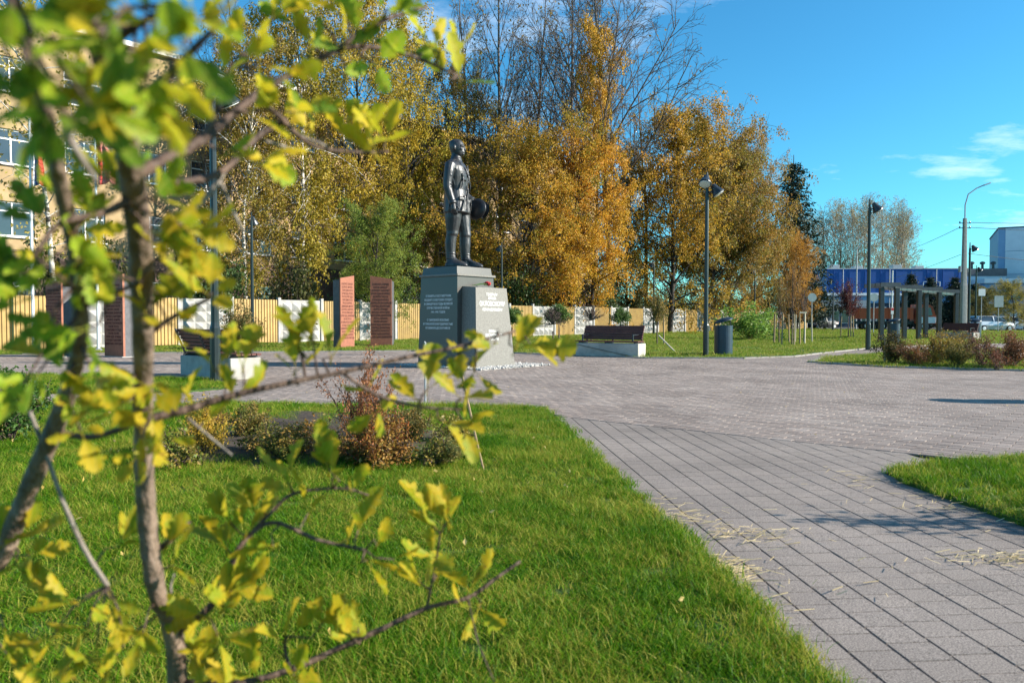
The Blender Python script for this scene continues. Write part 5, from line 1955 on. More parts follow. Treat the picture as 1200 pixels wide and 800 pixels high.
# ------------------------------------------------------------------ far right: halls, signs, vehicles
Y = 122.0
X0, X1 = xat(968, Y), xat(1128, Y)
hall = thing('blue_hall', 'long low blue hall with a white stripe behind the pergola and truck', 'building', (X0, Y, 0), R(-2))
Lh = X1 - X0
m = MB(); m.box((Lh / 2, 8, 7.45), (Lh, 16, 3.9)); m.build('upper_wall', M['blue_wall'], hall)
m = MB(); m.box((Lh / 2, -.04, 5.28), (Lh + .1, .5, .42)); m.build('white_stripe', M['frame_white'], hall)
m = MB(); m.box((Lh / 2, 8, 4.45), (Lh - .1, 15.9, 1.2)); m.build('lower_band', M['blue_light'], hall)
m = MB(); m.box((Lh / 2, 8.1, 1.92), (Lh - .2, 15.6, 3.85)); m.build('ground_storey', M['navy'], hall)
m = MB(); m.box((Lh / 2, 8, 9.46), (Lh + .16, 16.16, .12)); m.build('roof', M['roof_edge'], hall)
sm_ = MB(); sm_.box((0, -.03, 7.45), (.10, .06, 3.8)); smm = sm_.mesh('seam', M['blue_wall'])
for k in range(9):
    link('seam', smm, hall, loc=(1.2 + k * 2.5, 0, 0))
dp = MB(); dp.tube([Vector((0, -.16, .2)), Vector((0, -.16, 5.0)), Vector((0, -.42, 5.1)), Vector((0, -.42, 5.6)), Vector((0, -.12, 5.7)), Vector((0, -.12, 9.3))], .07, 6); dpm = dp.mesh('downpipe', M['grey_metal'])
for k in range(3):
    link('downpipe', dpm, hall, loc=(2.6 + k * 7.5, 0, 0))
for k in range(4):
    m = MB(); m.box((3 + k * 5.2, 5 + (k % 2) * 3, 9.95), (1.5, 1.5, .9), bev=.05); m.build('roof_unit', M['grey_metal'], hall)
gw = MB(); gw.box((0, -.26, 1.9), (1.5, .06, 2.4)); gwm = gw.mesh('window', M['glass'])
fw = MB()
for x_ in (-.78, 0, .78): fw.box((x_, -.30, 1.9), (.07, .06, 2.5))
for z_ in (.68, 3.12): fw.box((0, -.305, z_), (1.63, .06, .07))
fwm = fw.mesh('frame', M['frame_white'])
for k in range(9):
    wo = link('window', gwm, hall, loc=(1.5 + k * 2.4, 0, 0)); link('frame', fwm, wo)
sg = MB()
xs = xat(1079, Y) - X0; xe = xat(1098, Y) - X0
for (a_, b_) in (((xs, 6.6), (xe, 6.6)), ((xs, 7.3), (xe, 7.3)), ((xs, 6.6), (xs, 7.3)), ((xe, 6.6), (xe, 7.3))):
    sg.bar((a_[0], -.05, a_[1]), (b_[0], -.05, b_[1]), .12, .06)
sg.build('outline_sign', M['frame_white'], hall)
# low annex to the left
Y2 = 112
an = thing('low_annex', 'low flat roofed grey annex at the left end of the blue hall', 'building', (xat(936, Y2), Y2, 0), R(-2))
m = MB(); m.box((4.0, 4, 1.5), (8, 7, 3.0)); m.build('wall', M['navy'], an)
m = MB(); m.box((4.3, 2.8, 3.5), (9.6, 10.5, .95)); m.build('roof', M['grey_metal'], an)
wn = MB(); wn.box((0, .46, 1.5), (1.2, .06, 1.9)); wnm = wn.mesh('window', M['frame_white'])
pn = MB(); pn.box((0, .42, 1.5), (1.0, .06, 1.7)); pnm = pn.mesh('pane', M['glass'])
for k in range(3):
    wo = link('window', wnm, an, loc=(4.2 + k * 1.4, 0, 0)); link('pane', pnm, wo)

Y3 = 132.0
tw = thing('factory_building', 'tall pale blue factory block at the right edge of the photo', 'building', (xat(1168, Y3), Y3, 0), R(-29))
m = MB(); m.box((11, 10, 8.6), (22, 20, 17.2)); m.build('wall', M['blue_light'], tw)
pb = MB(); pb.box((0, -.06, 0), (3.5, .12, 4.0), bev=.03); pbm = pb.mesh('panel', M['panel_pale'])
for i in range(6):
    for j in range(4):
        link('panel', pbm, tw, loc=(1.0 + 1.78 + i * 3.56, 0, 1.6 + 2.0 + j * 4.06 - .6))
m = MB(); m.box((14, 10, 18.2), (16, 14, 2.0)); m.build('roof_house', M['navy'], tw)
m = MB(); m.box((11, 10, 17.3), (22.2, 20.2, .25)); m.build('roof', M['navy'], tw)
Y4 = 116.0
lw = thing('entrance_building', 'low pale blue entrance block with a strip of windows, in front of the factory block', 'building', (xat(1153, Y4), Y4, 0), R(-6))
m = MB(); m.box((10, 4, 3.4), (20, 8, 6.8)); m.build('wall', M['blue_light'], lw)
m = MB(); m.box((10, 3.8, 7.15), (20.6, 8.6, .7)); m.build('roof', M['panel_pale'], lw)
wn = MB(); wn.box((0, -.03, 4.9), (1.55, .06, 1.3)); wnm = wn.mesh('window', M['glass'])
for k in range(11):
    link('window', wnm, lw, loc=(1.4 + k * 1.7, 0, 0))
m = MB(); m.box((10, -.8, 3.3), (20, 1.6, .35)); m.build('canopy', M['navy'], lw)
m = MB(); m.box((4.2, -.04, 1.4), (2.2, .08, 2.6)); m.build('door', M['frame_white'], lw)
Yc = 128.0
cv = thing('link_building', 'grey gangway block with roof vents between the blue hall and the factory block', 'building', (xat(1137, Yc), Yc, 0), R(-3))
m = MB(); m.box((2.6, 3, 4.3), (6.4, 6, 8.6)); m.build('wall', M['panel_pale'], cv)
m = MB(); m.box((2.6, 3, 9.25), (6.6, 6.2, 1.3)); m.build('roof', M['roof_grey'], cv)
for k in range(3):
    m = MB(); m.lathe([(.2, 0), (.2, .8), (.42, .85), (.42, 1.15), (.1, 1.3)], 10, (.6 + k * 1.8, 1, 9.9)); m.build('vent', M['metal_dark'], cv)


def road_sign(label, px, Y_, z_, shape, mat, sz=.35, pole_m='grey_metal'):
    t = thing('road_sign', label, 'sign', (xat(px, Y_), Y_, 0), 0)
    m = MB(); m.lathe([(.035, 0), (.035, z_ + sz * .8)], 8); m.build('pole', M[pole_m], t)
    m = MB()
    if shape == 'round':
        m.lathe([(sz, 0), (sz, .012)], 24)
        m.v = [(v[0], -v[2] - .045, v[1] + z_) for v in m.v]
    elif shape == 'octagon':
        m.lathe([(sz, 0), (sz, .012)], 8)
        m.v = [(v[0], -v[2] - .045, v[1] + z_) for v in m.v]
    else:
        m.box((0, -.05, z_), (shape[0], .02, shape[1]), bev=.005)
    m.build('plate', M[mat], t)
    return t


road_sign('round road sign seen from behind at the fence end', 951, 56, 2.75, 'round', 'sign_back', .33)
road_sign('eight sided road sign seen from behind, left of the pergola', 1023.5, 56, 2.75, 'octagon', 'sign_back', .33)
road_sign('pale square board on a post in front of the parked cars', 1169.5, 62, 2.6, (.75, .95), 'sign_back', .5)
road_sign('small white tilted board near the farther lamp post', 1149.5, 66, 3.5, (.6, .6), 'frame_white', .5)
s_ = road_sign('tall white post with a small red and white notice behind the pergola', 1045.5, 68, 1.9, (.34, .62), 'frame_white', .3, 'silver')
m = MB(); m.lathe([(.075, 0), (.06, 5.6)], 8); m.build('mast', M['silver'], s_, loc=(.02, .12, 0))
m = MB(); m.box((0, -.064, 2.05), (.28, .006, .24)); m.build('red_field', M['flag_red'], s_)
for (px, Yp, hp, lb) in ((1003, 84, 8.0, 'grey lighting mast behind the dark purple young tree'), (976, 70, 3.7, 'thin dark post behind the fence end'), ):
    t = thing('mast', lb, 'mast', (xat(px, Yp), Yp, 0))
    m = MB(); m.lathe([(.10, 0), (.07, hp)], 8); m.build('pole', M['grey_metal'] if hp > 5 else M['metal_dark'], t)
    if hp > 5:
        m = MB(); m.tube([Vector((0, 0, hp)), Vector((.0, 0, hp + 1.0)), Vector((.5, 0, hp + 1.7)), Vector((1.5, 0, hp + 2.0))], .05, 6); m.build('arm', M['grey_metal'], t)
        m = MB(); m.box((1.75, 0, hp + 2.02), (.6, .2, .1)); m.build('lamp_head', M['grey_metal'], t)


# --- cars
def wheel(t, x, y, r=.32, wd=.2):
    w_ = MB()
    w_.lathe([(r * .6, -wd / 2), (r, -wd / 2 + .03), (r, wd / 2 - .03), (r * .6, wd / 2)], 18)
    w_.v = [(v[0], v[2], v[1]) for v in w_.v]
    wo = w_.build('wheel', M['rubber'], t, loc=(x, y, r))
    h = MB()
    h.lathe([(r * .3, -wd / 2 - .012), (r * .58, -wd / 2 - .004), (r * .58, wd / 2 + .004), (r * .3, wd / 2 + .012)], 14)
    h.v = [(v[0], v[2], v[1]) for v in h.v]
    h.build('rim', M['silver'], wo)


def car(label, loc, rz, mat, estate=False):
    t = thing('parked_car', label, 'car', loc, rz, 'cars in the far car park')
    m = MB()
    L = 4.3
    # lower body as lofted cross sections along x
    secs = [(-2.12, .62, .42, .74), (-2.02, .78, .30, .90), (-1.5, .85, .24, .98), (0, .87, .22, .96), (1.1, .86, .22, .92), (1.8, .80, .26, .80), (2.08, .66, .34, .66), (2.14, .55, .42, .58)]
    v, f = [], []
    for (x, hw, z0, z1) in secs:
        zc = (z0 + z1) / 2
        v += [(x, -hw * .92, z0), (x, -hw, zc), (x, -hw * .9, z1), (x, hw * .9, z1), (x, hw, zc), (x, hw * .92, z0)]
    k = 6
    for i in range(len(secs) - 1):
        for j in range(k):
            f.append((i * k + j, i * k + (j + 1) % k, (i + 1) * k + (j + 1) % k, (i + 1) * k + j))
    f.append(tuple(range(k))); f.append(tuple(reversed(range((len(secs) - 1) * k, len(secs) * k))))
    m.raw(v, f)
    # roof and pillars
    rb = -1.75 if estate else -1.1
    rs = [(rb, .60, 1.40), (rb + .25, .63, 1.47), (0, .64, 1.48), (.35, .60, 1.42)]
    v, f = [], []
    for (x, hw, z) in rs:
        v += [(x, -hw, z - .05), (x, -hw * .9, z), (x, hw * .9, z), (x, hw, z - .05)]
    for i in range(3):
        for j in range(4):
            f.append((i * 4 + j, i * 4 + (j + 1) % 4, (i + 1) * 4 + (j + 1) % 4, (i + 1) * 4 + j))
    f += [(0, 1, 2, 3), (15, 14, 13, 12)]
    m.raw(v, f)
    xb = -2.0 if estate else -1.8
    for sy in (-1, 1):
        m.bar((1.1, .76 * sy, .92), (.35, .60 * sy, 1.40), .07, .05)
        m.bar((-.25, .78 * sy, .95), (-.25, .62 * sy, 1.42), .09, .04)
        m.bar((xb, .76 * sy, .94), (rb, .60 * sy, 1.38), .10, .06)
    m.build('body', mat, t, smooth=False)
    gl = MB()
    def q(a_, b_, c_, d_): gl.poly([a_, b_, c_, d_])
    hb = .74
    q((1.12, -hb, .93), (1.12, hb, .93), (.36, .57, 1.41), (.36, -.57, 1.41))
    q((xb - .02, hb, .95), (xb - .02, -hb, .95), (rb, -.57, 1.40), (rb, .57, 1.40))
    q((xb, -hb - .02, .945), (1.1, -hb - .02, .925), (.33, -.595, 1.40), (rb, -.595, 1.39))
    q((1.1, hb + .02, .925), (xb, hb + .02, .945), (rb, .595, 1.39), (.33, .595, 1.40))
    gl.build('glazing', M['glass'], t)
    for sy in (-1, 1):
        h = MB(); h.box((2.02, .55 * sy, .66), (.16, .30, .13), bev=.03); h.build('headlight', M['lamp_glass'], t)
        h = MB(); h.box((-2.06, .60 * sy, .80), (.12, .22, .16), bev=.03); h.build('tail_light', M['flag_red'], t)
        h = MB(); h.box((.85, .93 * sy, 1.0), (.12, .16, .12), bev=.03); h.build('mirror', mat, t)
    for x in (-1.32, 1.32):
        for y in (-.78, .78):
            wheel(t, x, y)
    return t


for (lb, px, Y_, rz_, mt, es) in [
    ('silver estate car parked just right of the concrete pole', 1160, 70, R(8), M['car_silver'], True),
    ('white car parked right of the silver estate', 1182, 76, R(-10), M['car_white'], False),
    ('maroon car parked at the right edge of the photo', 1196, 84, R(-5), M['car_maroon'], True),
    ('dark car parked at the fence end beside the annex', 962, 92, R(200), M['car_dark'], False),
]:
    car(lb, (xat(px, Y_), Y_, -.04), rz_, mt, es)

# --- lorry
Y = 76.0
t = thing('lorry', 'orange tipper lorry with a white front behind the pergola', 'lorry', (xat(1050, Y), Y, -.05), R(-14))
m = MB()
v = [(1.55, -1.15, .75), (3.3, -1.15, .75), (3.38, -1.15, 1.45), (3.05, -1.12, 2.45), (2.85, -1.1, 2.62), (1.6, -1.1, 2.68), (1.55, -1.12, 1.5)]
nv = len(v)
m.raw(v + [(p[0], -p[1], p[2]) for p in v], [tuple(range(nv)), tuple(reversed(range(nv, 2 * nv)))] + [((i + 1) % nv, i, i + nv, (i + 1) % nv + nv) for i in range(nv)])
m.build('cab', M['truck_orange'], t)
m = MB(); m.poly([(3.40, -1.0, 1.55), (3.40, 1.0, 1.55), (3.12, .98, 2.4), (3.12, -.98, 2.4)]); m.poly([(2.1, -1.165, 1.55), (3.05, -1.165, 1.55), (2.85, -1.15, 2.35), (2.1, -1.15, 2.35)])
m.build('window', M['glass'], t)
m = MB(); m.box((3.38, 0, 1.15), (.16, 2.3, .55), bev=.03); m.box((2.55, -1.18, 1.1), (1.5, .05, .62)); m.build('white_front', M['car_white'], t)
m = MB(); m.box((3.42, 0, .62), (.22, 2.34, .28), bev=.03); m.build('bumper', M['metal_dark'], t)
m = MB(); m.box((-1.35, 0, 1.75), (5.3, 2.3, 1.05)); m.box((-1.35, 0, 2.30), (5.4, 2.4, .07))
for k in range(6):
    m.box((-3.75 + k * .95, -1.18, 1.75), (.09, .08, 1.05))
m.build('tipper_body', M['truck_orange'], t)
m = MB(); m.box((-.4, 0, .85), (7.2, .9, .3)); m.build('chassis', M['metal_dark'], t)
for x in (2.4, -1.6, -2.9):
    for y in (-.95, .95):
        wheel(t, x, y, .5, .32)
for sy in (-1, 1):
    h = MB(); h.box((3.50, .8 * sy, .85), (.1, .3, .2), bev=.02); h.build('headlight', M['lamp_glass'], t)

# autumn trees in the car park
place_tree('parkway_tree', 'small yellow leaved tree beside the parked white car', bE[0], bE[1], xat(1188, 70), 70, (.42, .42, .36), 0, (.26, .24, .05), (.32, .26, .06))
place_tree('parkway_tree', 'low olive tree behind the silver car', bE[0], bE[1], xat(1153, 84), 84, (.55, .55, .36), 2, (.16, .16, .04), (.22, .18, .05))


# ------------------------------------------------------------------ litter on the paving
def straw(name, spots):
    V, Fc, rn = [], [], []
    for (px, py, n_, sx_, sy_) in [(q[0], q[1], int(q[2] * .5), q[3], q[4]) for q in spots]:
        c = ground(px, py)
        for _ in range(n_):
            x, y = c.x + rng.standard_t(2.5) * sx_ * 1.1, c.y + rng.standard_t(2.5) * sy_ * 1.2
            a_ = rng.normal(.1, .7); L = .03 + .06 * rng.random(); wd = .0018 + .0016 * rng.random()
            dx, dy = math.cos(a_) * L / 2, math.sin(a_) * L / 2
            z0, z1 = .004 + .014 * rng.random(), .004 + .02 * rng.random()
            b = len(V)
            V += [(x - dx, y - dy - wd, z0), (x + dx, y + dy - wd, z1), (x + dx, y + dy + wd, z1 + .001), (x - dx, y - dy + wd, z0 + .001)]
            Fc.append((b, b + 1, b + 2, b + 3)); rn.append(rng.random())
    return link(name, np_mesh(name, np.array(V), np.array(Fc), M['dry_grass'], np.array(rn)), kind='stuff')


straw('dry_grass_clippings', [(812, 607, 90, .06, .09), (868, 627, 170, .09, .05), (845, 664, 180, .06, .05), (860, 672, 120, .05, .04), (1185, 656, 160, .10, .04), (1110, 592, 90, .09, .08), (880, 690, 60, .08, .1), (700, 560, 50, .05, .3), (760, 600, 60, .05, .2), (1010, 565, 60, .05, .1)])

n_ = 420
fx = -9 + 19 * rng.random(n_); fy = 6.5 + 17 * rng.random(n_)
k = ~inside(LAWN_NEAR, fx, fy) & ~inside(LAWN_RIGHT, fx, fy)
fx, fy = fx[k], fy[k]
V, Fc, rn = leaf_cards(np.stack([fx, fy, np.full(len(fx), .006)], 1), .02 + .025 * rng.random(len(fx)), 77, droop=0)
V[:, 2] = np.abs(V[:, 2] - .006) * .35 + .005
n2_ = 150
gx = -6 + 7 * rng.random(n2_); gy = 2.2 + 6.5 * rng.random(n2_)
k2 = inside(LAWN_NEAR, gx, gy)
V2, F2, r2 = leaf_cards(np.stack([gx[k2], gy[k2], .055 + .03 * rng.random(k2.sum())], 1), .022 + .022 * rng.random(k2.sum()), 78, droop=0)
V = np.concatenate([V, V2]); Fc = np.concatenate([Fc, F2 + len(V) - len(V2)]); rn = np.concatenate([rn, r2])
fo = link('fallen_leaves', np_mesh('fallen_leaves', V, Fc, M['birch_leaf'], rn), kind='stuff')
fo.color = (.50, .34, .08, 1); fo['tint_b'] = [.55, .45, .22]


# ------------------------------------------------------------------ hawthorn close to the lens
haw = thing('hawthorn_bush', 'young hawthorn with lobed yellow green leaves close in front of the camera', 'bush', (0, 0, 0))


D = lambda y: .9 + (y - .9) * 1.3


def stem_tube(name, pts, rad, mat='bark_hawthorn', n=9, sub=5):
    """pts: (px, py, Y); smooth Catmull-Rom through them"""
    P = [np.array(at(p[0], p[1], D(p[2]))) if not isinstance(p, Vector) else np.array(p) for p in pts]
    Rr = list(rad) if hasattr(rad, '__len__') else list(np.linspace(rad, rad * .5, len(P)))
    Q, rr_ = [], []
    ext = [2 * P[0] - P[1]] + P + [2 * P[-1] - P[-2]]
    for i in range(len(P) - 1):
        p0, p1, p2, p3 = ext[i:i + 4]
        for s in range(sub):
            u = s / sub
            Q.append(.5 * ((2 * p1) + (-p0 + p2) * u + (2 * p0 - 5 * p1 + 4 * p2 - p3) * u * u + (-p0 + 3 * p1 - 3 * p2 + p3) * u ** 3))
            rr_.append(Rr[i] * (1 - u) + Rr[i + 1] * u)
    Q.append(P[-1]); rr_.append(Rr[-1])
    Q = np.array(Q)
    rr_ = np.array(rr_) * (1 + rng.normal(0, .05, len(rr_)))
    m = MB()
    m.tube([Vector(q) for q in Q], rr_, n)
    m.build(name, M[mat], haw, smooth=True)
    return Q


BR = []          # sampled points on branches for attaching twigs
gbase = Vector((-.33, 1.12, .0))
BR.append(stem_tube('trunk', [gbase, (225, 1000, 1.05), (206, 760, .97), (183, 690, .93), (172, 600, .90), (168, 500, .86), (168, 400, .80), (165, 300, .74), (155, 210, .69), (140, 130, .64), (118, 60, .60), (95, -30, .57)],
                    [.016, .0145, .0125, .0115, .0110, .0108, .0108, .0108, .0105, .0095, .008, .006], sub=6))
g2 = Vector((-.60, 1.10, 0))
BR.append(stem_tube('trunk', [g2, (-40, 800, .98), (8, 640, .93), (35, 570, .90), (62, 505, .86), (85, 440, .82), (95, 380, .78), (88, 300, .72), (70, 210, .66), (48, 110, .60), (28, 40, .56), (10, -20, .54)],
                    [.014, .012, .0115, .011, .0105, .0085, .0075, .0068, .006, .005, .0045, .004], sub=6))
branches = [
    ([(158, 205, .69), (190, 188, .72), (235, 165, .75), (300, 112, .80), (350, 82, .83), (395, 58, .85), (440, 28, .87), (500, 8, .90)], .0060, .0022),
    ([(395, 58, .85), (430, 55, .86), (480, 65, .88), (525, 84, .90), (540, 92, .91)], .003, .0015),
    ([(300, 112, .80), (330, 140, .83), (365, 170, .86), (410, 178, .88), (455, 178, .90)], .0034, .0015),
    ([(200, 215, .74), (225, 212, .76), (262, 200, .79), (300, 162, .82), (335, 140, .84)], .0042, .0030),
    ([(168, 492, .86), (218, 480, .87), (262, 466, .88), (330, 450, .89), (400, 436, .91), (470, 420, .93), (545, 404, .95), (610, 386, .98)], .0052, .0016),
    ([(400, 436, .91), (440, 462, .92), (490, 476, .94), (545, 480, .96)], .0026, .0014),
    ([(178, 650, .92), (205, 628, .93), (222, 610, .935)], .0042, .0034),
    ([(200, 745, .96), (245, 712, .96), (268, 670, .96), (285, 635, .97), (320, 612, .98), (372, 632, .99), (428, 644, 1.0)], .0055, .0020),
    ([(285, 635, .97), (318, 600, .98), (345, 578, .99), (400, 572, 1.0), (432, 580, 1.01)], .0032, .0015),
    ([(215, 800, .98), (280, 800, .98), (340, 784, 1.0), (400, 758, 1.02), (455, 733, 1.03), (500, 712, 1.04), (548, 700, 1.05), (580, 678, 1.06), (610, 657, 1.07)], .0055, .0024),
    ([(500, 712, 1.04), (505, 690, 1.04), (512, 650, 1.04), (516, 625, 1.04)], .0022, .0013),
    ([(340, 784, 1.0), (334, 760, 1.0), (336, 745, 1.0)], .003, .0018),
    ([(62, 505, .86), (105, 512, .86), (150, 500, .86)], .004, .003),
    ([(12, 640, .93), (-10, 655, .93), (-40, 670, .93)], .0035, .002),
    ([(95, 360, .77), (130, 345, .74), (165, 330, .71)], .003, .002),
    ([(160, 230, .70), (120, 250, .68), (70, 262, .66), (40, 300, .65)], .0038, .0018),
    ([(168, 395, .80), (205, 370, .80), (245, 350, .79)], .0034, .0020),
    ([(150, 180, .67), (100, 150, .63), (60, 120, .60)], .0045, .002),
    ([(140, 130, .64), (190, 95, .62), (225, 60, .61), (260, 25, .60)], .0045, .0018),
    ([(118, 60, .60), (160, 30, .58), (210, 5, .57)], .004, .0018),
    ([(235, 165, .75), (255, 130, .76), (265, 90, .77), (290, 60, .78)], .0032, .0015),
]
for (pts, r0_, r1_) in branches:
    BR.append(stem_tube('branch', pts, np.linspace(r0_, r1_, len(pts)), 'bark_branch', n=7))
greytwigs = [
    ([(35, 482, .86), (55, 535, .87), (75, 590, .88), (100, 645, .90), (126, 686, .91)], .0022, .0032),
    ([(335, 172, .84), (310, 165, .83)], .0016, .0016),
    ([(262, 200, .79), (245, 228, .78), (215, 254, .77)], .0034, .0026),
    ([(255, 205, .79), (270, 240, .79), (285, 272, .79)], .0022, .0012),
    ([(340, 155, .86), (375, 168, .87), (384, 172, .88)], .0019, .0014),
    ([(205, 720, .95), (200, 690, .95), (204, 672, .95)], .0022, .0012),
    ([(75, 150, .60), (95, 185, .61), (115, 215, .63)], .003, .002),
    ([(220, 490, .87), (250, 515, .87), (272, 533, .87)], .0018, .001),
]
for (pts, r0_, r1_) in greytwigs:
    BR.append(stem_tube('twig', pts, np.linspace(r0_, r1_, len(pts)), 'twig_grey', n=6))
allbr = np.concatenate(BR)


def hawthorn_leaf(seed):
    r = np.random.default_rng(seed)
    # half outline of a three to five lobed leaf, unit length 1 (y), x half width
    half = [(.02, 0), (.08, .09), (.15, .20), (.23, .32), (.26, .41), (.19, .455), (.17, .49), (.27, .57), (.33, .66), (.27, .71), (.19, .725), (.22, .80), (.19, .88), (.09, .95), (0.0, 1.0)]
    half = [(x * (.82 + .12 * (seed % 3)) * (1 + r.normal(0, .08)), y + r.normal(0, .012)) for x, y in half]
    half[0] = (.012, 0.0); half[-1] = (.0, 1.0)
    fold, curl = .22 + .45 * r.random(), r.normal(.35, .45)
    m = MB()

    def pt_(x, y):
        z = abs(x) * fold + curl * (y - .3) ** 2 * .6 + .02 * math.sin(9 * y + seed) * abs(x) * 3
        return (x, y, z)
    n_ = len(half)
    for sgn in (-1, 1):
        mid = [pt_(0, y) for (_, y) in half]
        inn = [pt_(sgn * x * .5, y) for (x, y) in half]
        outr = [pt_(sgn * x, y) for (x, y) in half]
        for i in range(n_ - 1):
            for A, B in ((mid, inn), (inn, outr)):
                q = [A[i], B[i], B[i + 1], A[i + 1]]
                m.poly(q if sgn > 0 else q[::-1])
    # petiole
    v, f = tube_arr([(0, -.38, -.10), (0, -.2, -.02), (0, 0, 0), (0, .12, .0)], [.016, .014, .014, .008], 4)
    m.raw(v, f)
    m.v = [(v[0] * 1.0, v[1], v[2]) for v in m.v]
    me = m.mesh('leaf', M['hawthorn_leaf'], smooth=True)
    bmx = bmesh.new(); bmx.from_mesh(me); bmesh.ops.remove_doubles(bmx, verts=bmx.verts, dist=.0005); bmx.to_mesh(me); bmx.free()
    return me


def scale_mesh(me, s):
    me.transform(Matrix.Scale(s, 4))
    return me


leafm = [scale_mesh(hawthorn_leaf(100 + k), .042) for k in range(8)]
GRN = [((.22, .33, .016), (.42, .39, .02)), ((.29, .40, .022), (.48, .42, .02)), ((.11, .21, .014), (.26, .27, .02))]
YEL = [((.56, .47, .018), (.58, .36, .02)), ((.62, .47, .022), (.58, .29, .02)), ((.46, .45, .018), (.54, .40, .02))]
ORG = [((.62, .32, .05), (.55, .20, .04)), ((.60, .40, .07), (.60, .26, .05))]
# (px, py, depth, count, mix) clusters; mix: g, y, o
CL = []
def C(s, depth, n, mix):
    for (x, y) in s:
        CL.append((x, y, depth, n, mix))
C([(20, 15), (62, 45), (100, 28), (150, 12), (190, 25), (230, 22), (45, 110), (130, 80), (172, 95), (200, 80), (95, 100), (160, 120), (75, 85)], .56, 2, 'ggyy')
C([(40, 60), (120, 45), (215, 55), (10, 70), (110, 130), (60, 140)], .52, 2, 'gggy')
C([(250, 45), (280, 62), (302, 78), (262, 92), (240, 130), (292, 132), (330, 92), (342, 132), (300, 190), (260, 182), (205, 150), (320, 20)], .76, 2, 'gyyy')
C([(345, 30), (372, 22), (402, 20), (422, 42), (402, 56), (450, 18), (472, 8), (440, 75), (365, 60)], .84, 2, 'gyg')
C([(480, 62), (508, 58), (522, 90), (536, 60), (540, 96)], .90, 1, 'gyy')
C([(425, 172), (452, 165), (410, 165), (440, 182), (398, 112), (365, 158)], .89, 2, 'yyy')
C([(50, 262), (82, 272), (60, 300), (102, 300), (92, 338), (130, 322), (110, 255), (65, 235)], .68, 2, 'gggy')
C([(38, 330), (28, 320), (30, 350), (60, 380), (22, 460), (42, 440), (100, 385)], .72, 2, 'ggg')
C([(150, 232), (182, 232), (178, 272), (202, 262), (190, 300), (220, 272), (130, 215)], .70, 2, 'ggy')
C([(205, 320), (225, 332), (245, 345), (165, 342), (172, 366), (200, 382), (190, 350)], .76, 2, 'gyoy')
C([(348, 402), (366, 396), (345, 435), (388, 418), (360, 420)], .90, 1, 'gyg')
C([(172, 452), (165, 502), (162, 532), (192, 512), (178, 480), (150, 470)], .82, 2, 'gyg')
C([(85, 462), (110, 442), (95, 505), (120, 470), (70, 420)], .78, 2, 'ggyo')
C([(252, 432), (215, 478), (265, 422), (238, 495), (285, 428), (275, 470)], .88, 1, 'oyy')
C([(545, 408), (556, 436), (580, 402), (604, 408), (622, 404), (542, 452)], .97, 1, 'gyy')
C([(430, 456), (492, 470), (520, 492), (545, 500), (500, 455), (440, 482), (540, 466)], .94, 1, 'gyo')
C([(340, 575), (335, 560), (392, 558), (362, 600), (412, 576), (384, 548)], .99, 1, 'yyo')
C([(270, 612), (290, 622), (265, 642), (300, 600), (320, 640)], .97, 2, 'yyg')
C([(420, 620), (442, 640), (430, 656), (462, 655), (405, 640)], 1.0, 1, 'yog')
C([(515, 622), (508, 652), (525, 612), (505, 605)], 1.04, 1, 'yyg')
C([(500, 690), (490, 680), (550, 690), (562, 712), (540, 706), (512, 680)], 1.05, 1, 'oyyo')
C([(400, 735), (412, 746), (380, 727), (332, 750), (345, 742), (420, 735)], 1.0, 1, 'yyo')
C([(262, 792), (300, 792), (345, 792), (580, 800), (235, 780)], .98, 2, 'yy')
C([(30, 626), (36, 650), (18, 662), (5, 735), (10, 770), (0, 640)], .92, 2, 'yyog')
C([(62, 745), (100, 736), (130, 702), (142, 732), (112, 762), (168, 742), (130, 775), (85, 705)], .90, 1, 'gggy')
C([(222, 762), (240, 722), (232, 782), (270, 692), (262, 712), (255, 745)], .95, 2, 'yyo')
C([(202, 662), (195, 640), (140, 640)], .92, 1, 'yg')
nleaf = 0
extra = MB()
order_mix = random.Random(3)
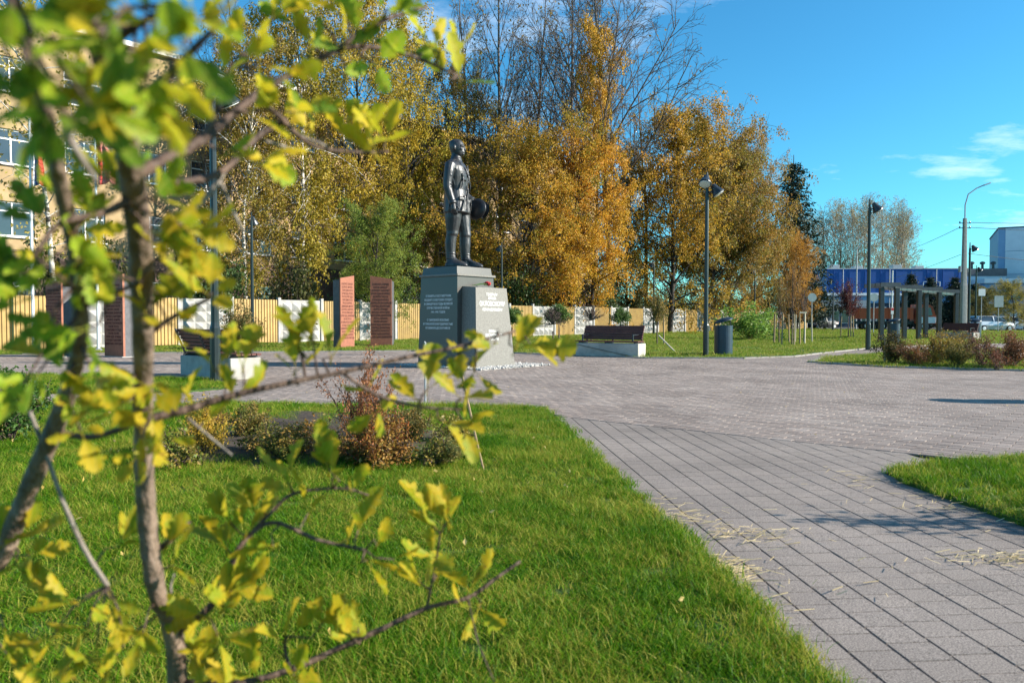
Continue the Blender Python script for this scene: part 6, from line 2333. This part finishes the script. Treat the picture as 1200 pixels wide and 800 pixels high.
for (px, py, dpt, cnt, mix) in CL:
    dpt = D(dpt)
    c = np.array(at(px, py, dpt))
    dist = np.linalg.norm(allbr - c, axis=1)
    b = allbr[dist.argmin()]
    c = b + (c - b) * 1.0
    if dist.min() > .012:
        m = MB()
        mid = (b + c) / 2 + rng.normal(0, .006, 3)
        m.tube([Vector(b), Vector(mid), Vector(c)], [.0017, .0013, .0010], 5)
        m.build('twig', M['bark_branch'], haw, smooth=True)
    outw = norm(c - b + rng.normal(0, .006, 3) + np.array([0, 0, .012]))
    az0 = rng.random() * 6.283
    side1 = norm(np.cross(outw, np.array([.3, .2, .9])))
    side2 = np.cross(outw, side1)
    ncl = cnt + (3 if dpt < .70 else 1) + int(rng.random() < .3)
    for q in range(ncl):
        az = az0 + q * 2.4 + rng.normal(0, .3)
        opn = .35 + .75 * rng.random()
        d = norm(outw * math.cos(opn) + (side1 * math.cos(az) + side2 * math.sin(az)) * math.sin(opn) + np.array([0, 0, .12]))
        y_ = Vector(d)
        ref = Vector(norm(outw * 1.0 + np.array([0, 0, .35]) + rng.normal(0, .25, 3)))
        x_ = y_.cross(ref).normalized()
        z_ = x_.cross(y_)
        Mx = Matrix((x_, y_, z_)).transposed().to_4x4()
        s_ = (.62 + .62 * rng.random()) * min(1.2, max(.66, dpt / .88))
        ML = Matrix.Translation(Vector(c) + y_ * .010) @ Mx @ Matrix.Scale(s_, 4)
        nleaf += 1
        if nleaf > 296:
            me_ = leafm[nleaf % 8]
            extra.raw([ML @ v.co for v in me_.vertices], [list(p_.vertices) for p_ in me_.polygons])
            continue
        o = link('leaf', leafm[nleaf % 8], haw)
        o.matrix_local = ML
        pal = {'g': GRN, 'y': YEL, 'o': ORG}[mix[order_mix.randrange(len(mix))]]
        ca, cb = pal[order_mix.randrange(len(pal))]
        o.color = (*ca, 1)
        o['tint_b'] = list(cb)
print('leaves', nleaf)
if extra.v:
    o = extra.build('foliage', M['hawthorn_leaf'], haw, smooth=True, kind='stuff')
    o.color = (.26, .31, .016, 1)
    o['tint_b'] = [.50, .36, .02]
    ra_ = o.data.attributes.new('rnd', 'FLOAT', 'FACE')
    per_ = len(leafm[0].polygons)
    ra_.data.foreach_set('value', np.random.default_rng(4).random(len(o.data.polygons) // 30 + 2).repeat(30)[:len(o.data.polygons)].astype(np.float32))

# hawthorn outside the photo on the right whose leaves shade the path
place_shrub('hawthorn shrub just outside the photo whose shadow falls on the path', shrub_mesh(88, 1.0, .8, 22, 3200, (.035, .065)), 4.25, 3.5, 1.0, 0, (.2, .25, .03), (.3, .3, .05))
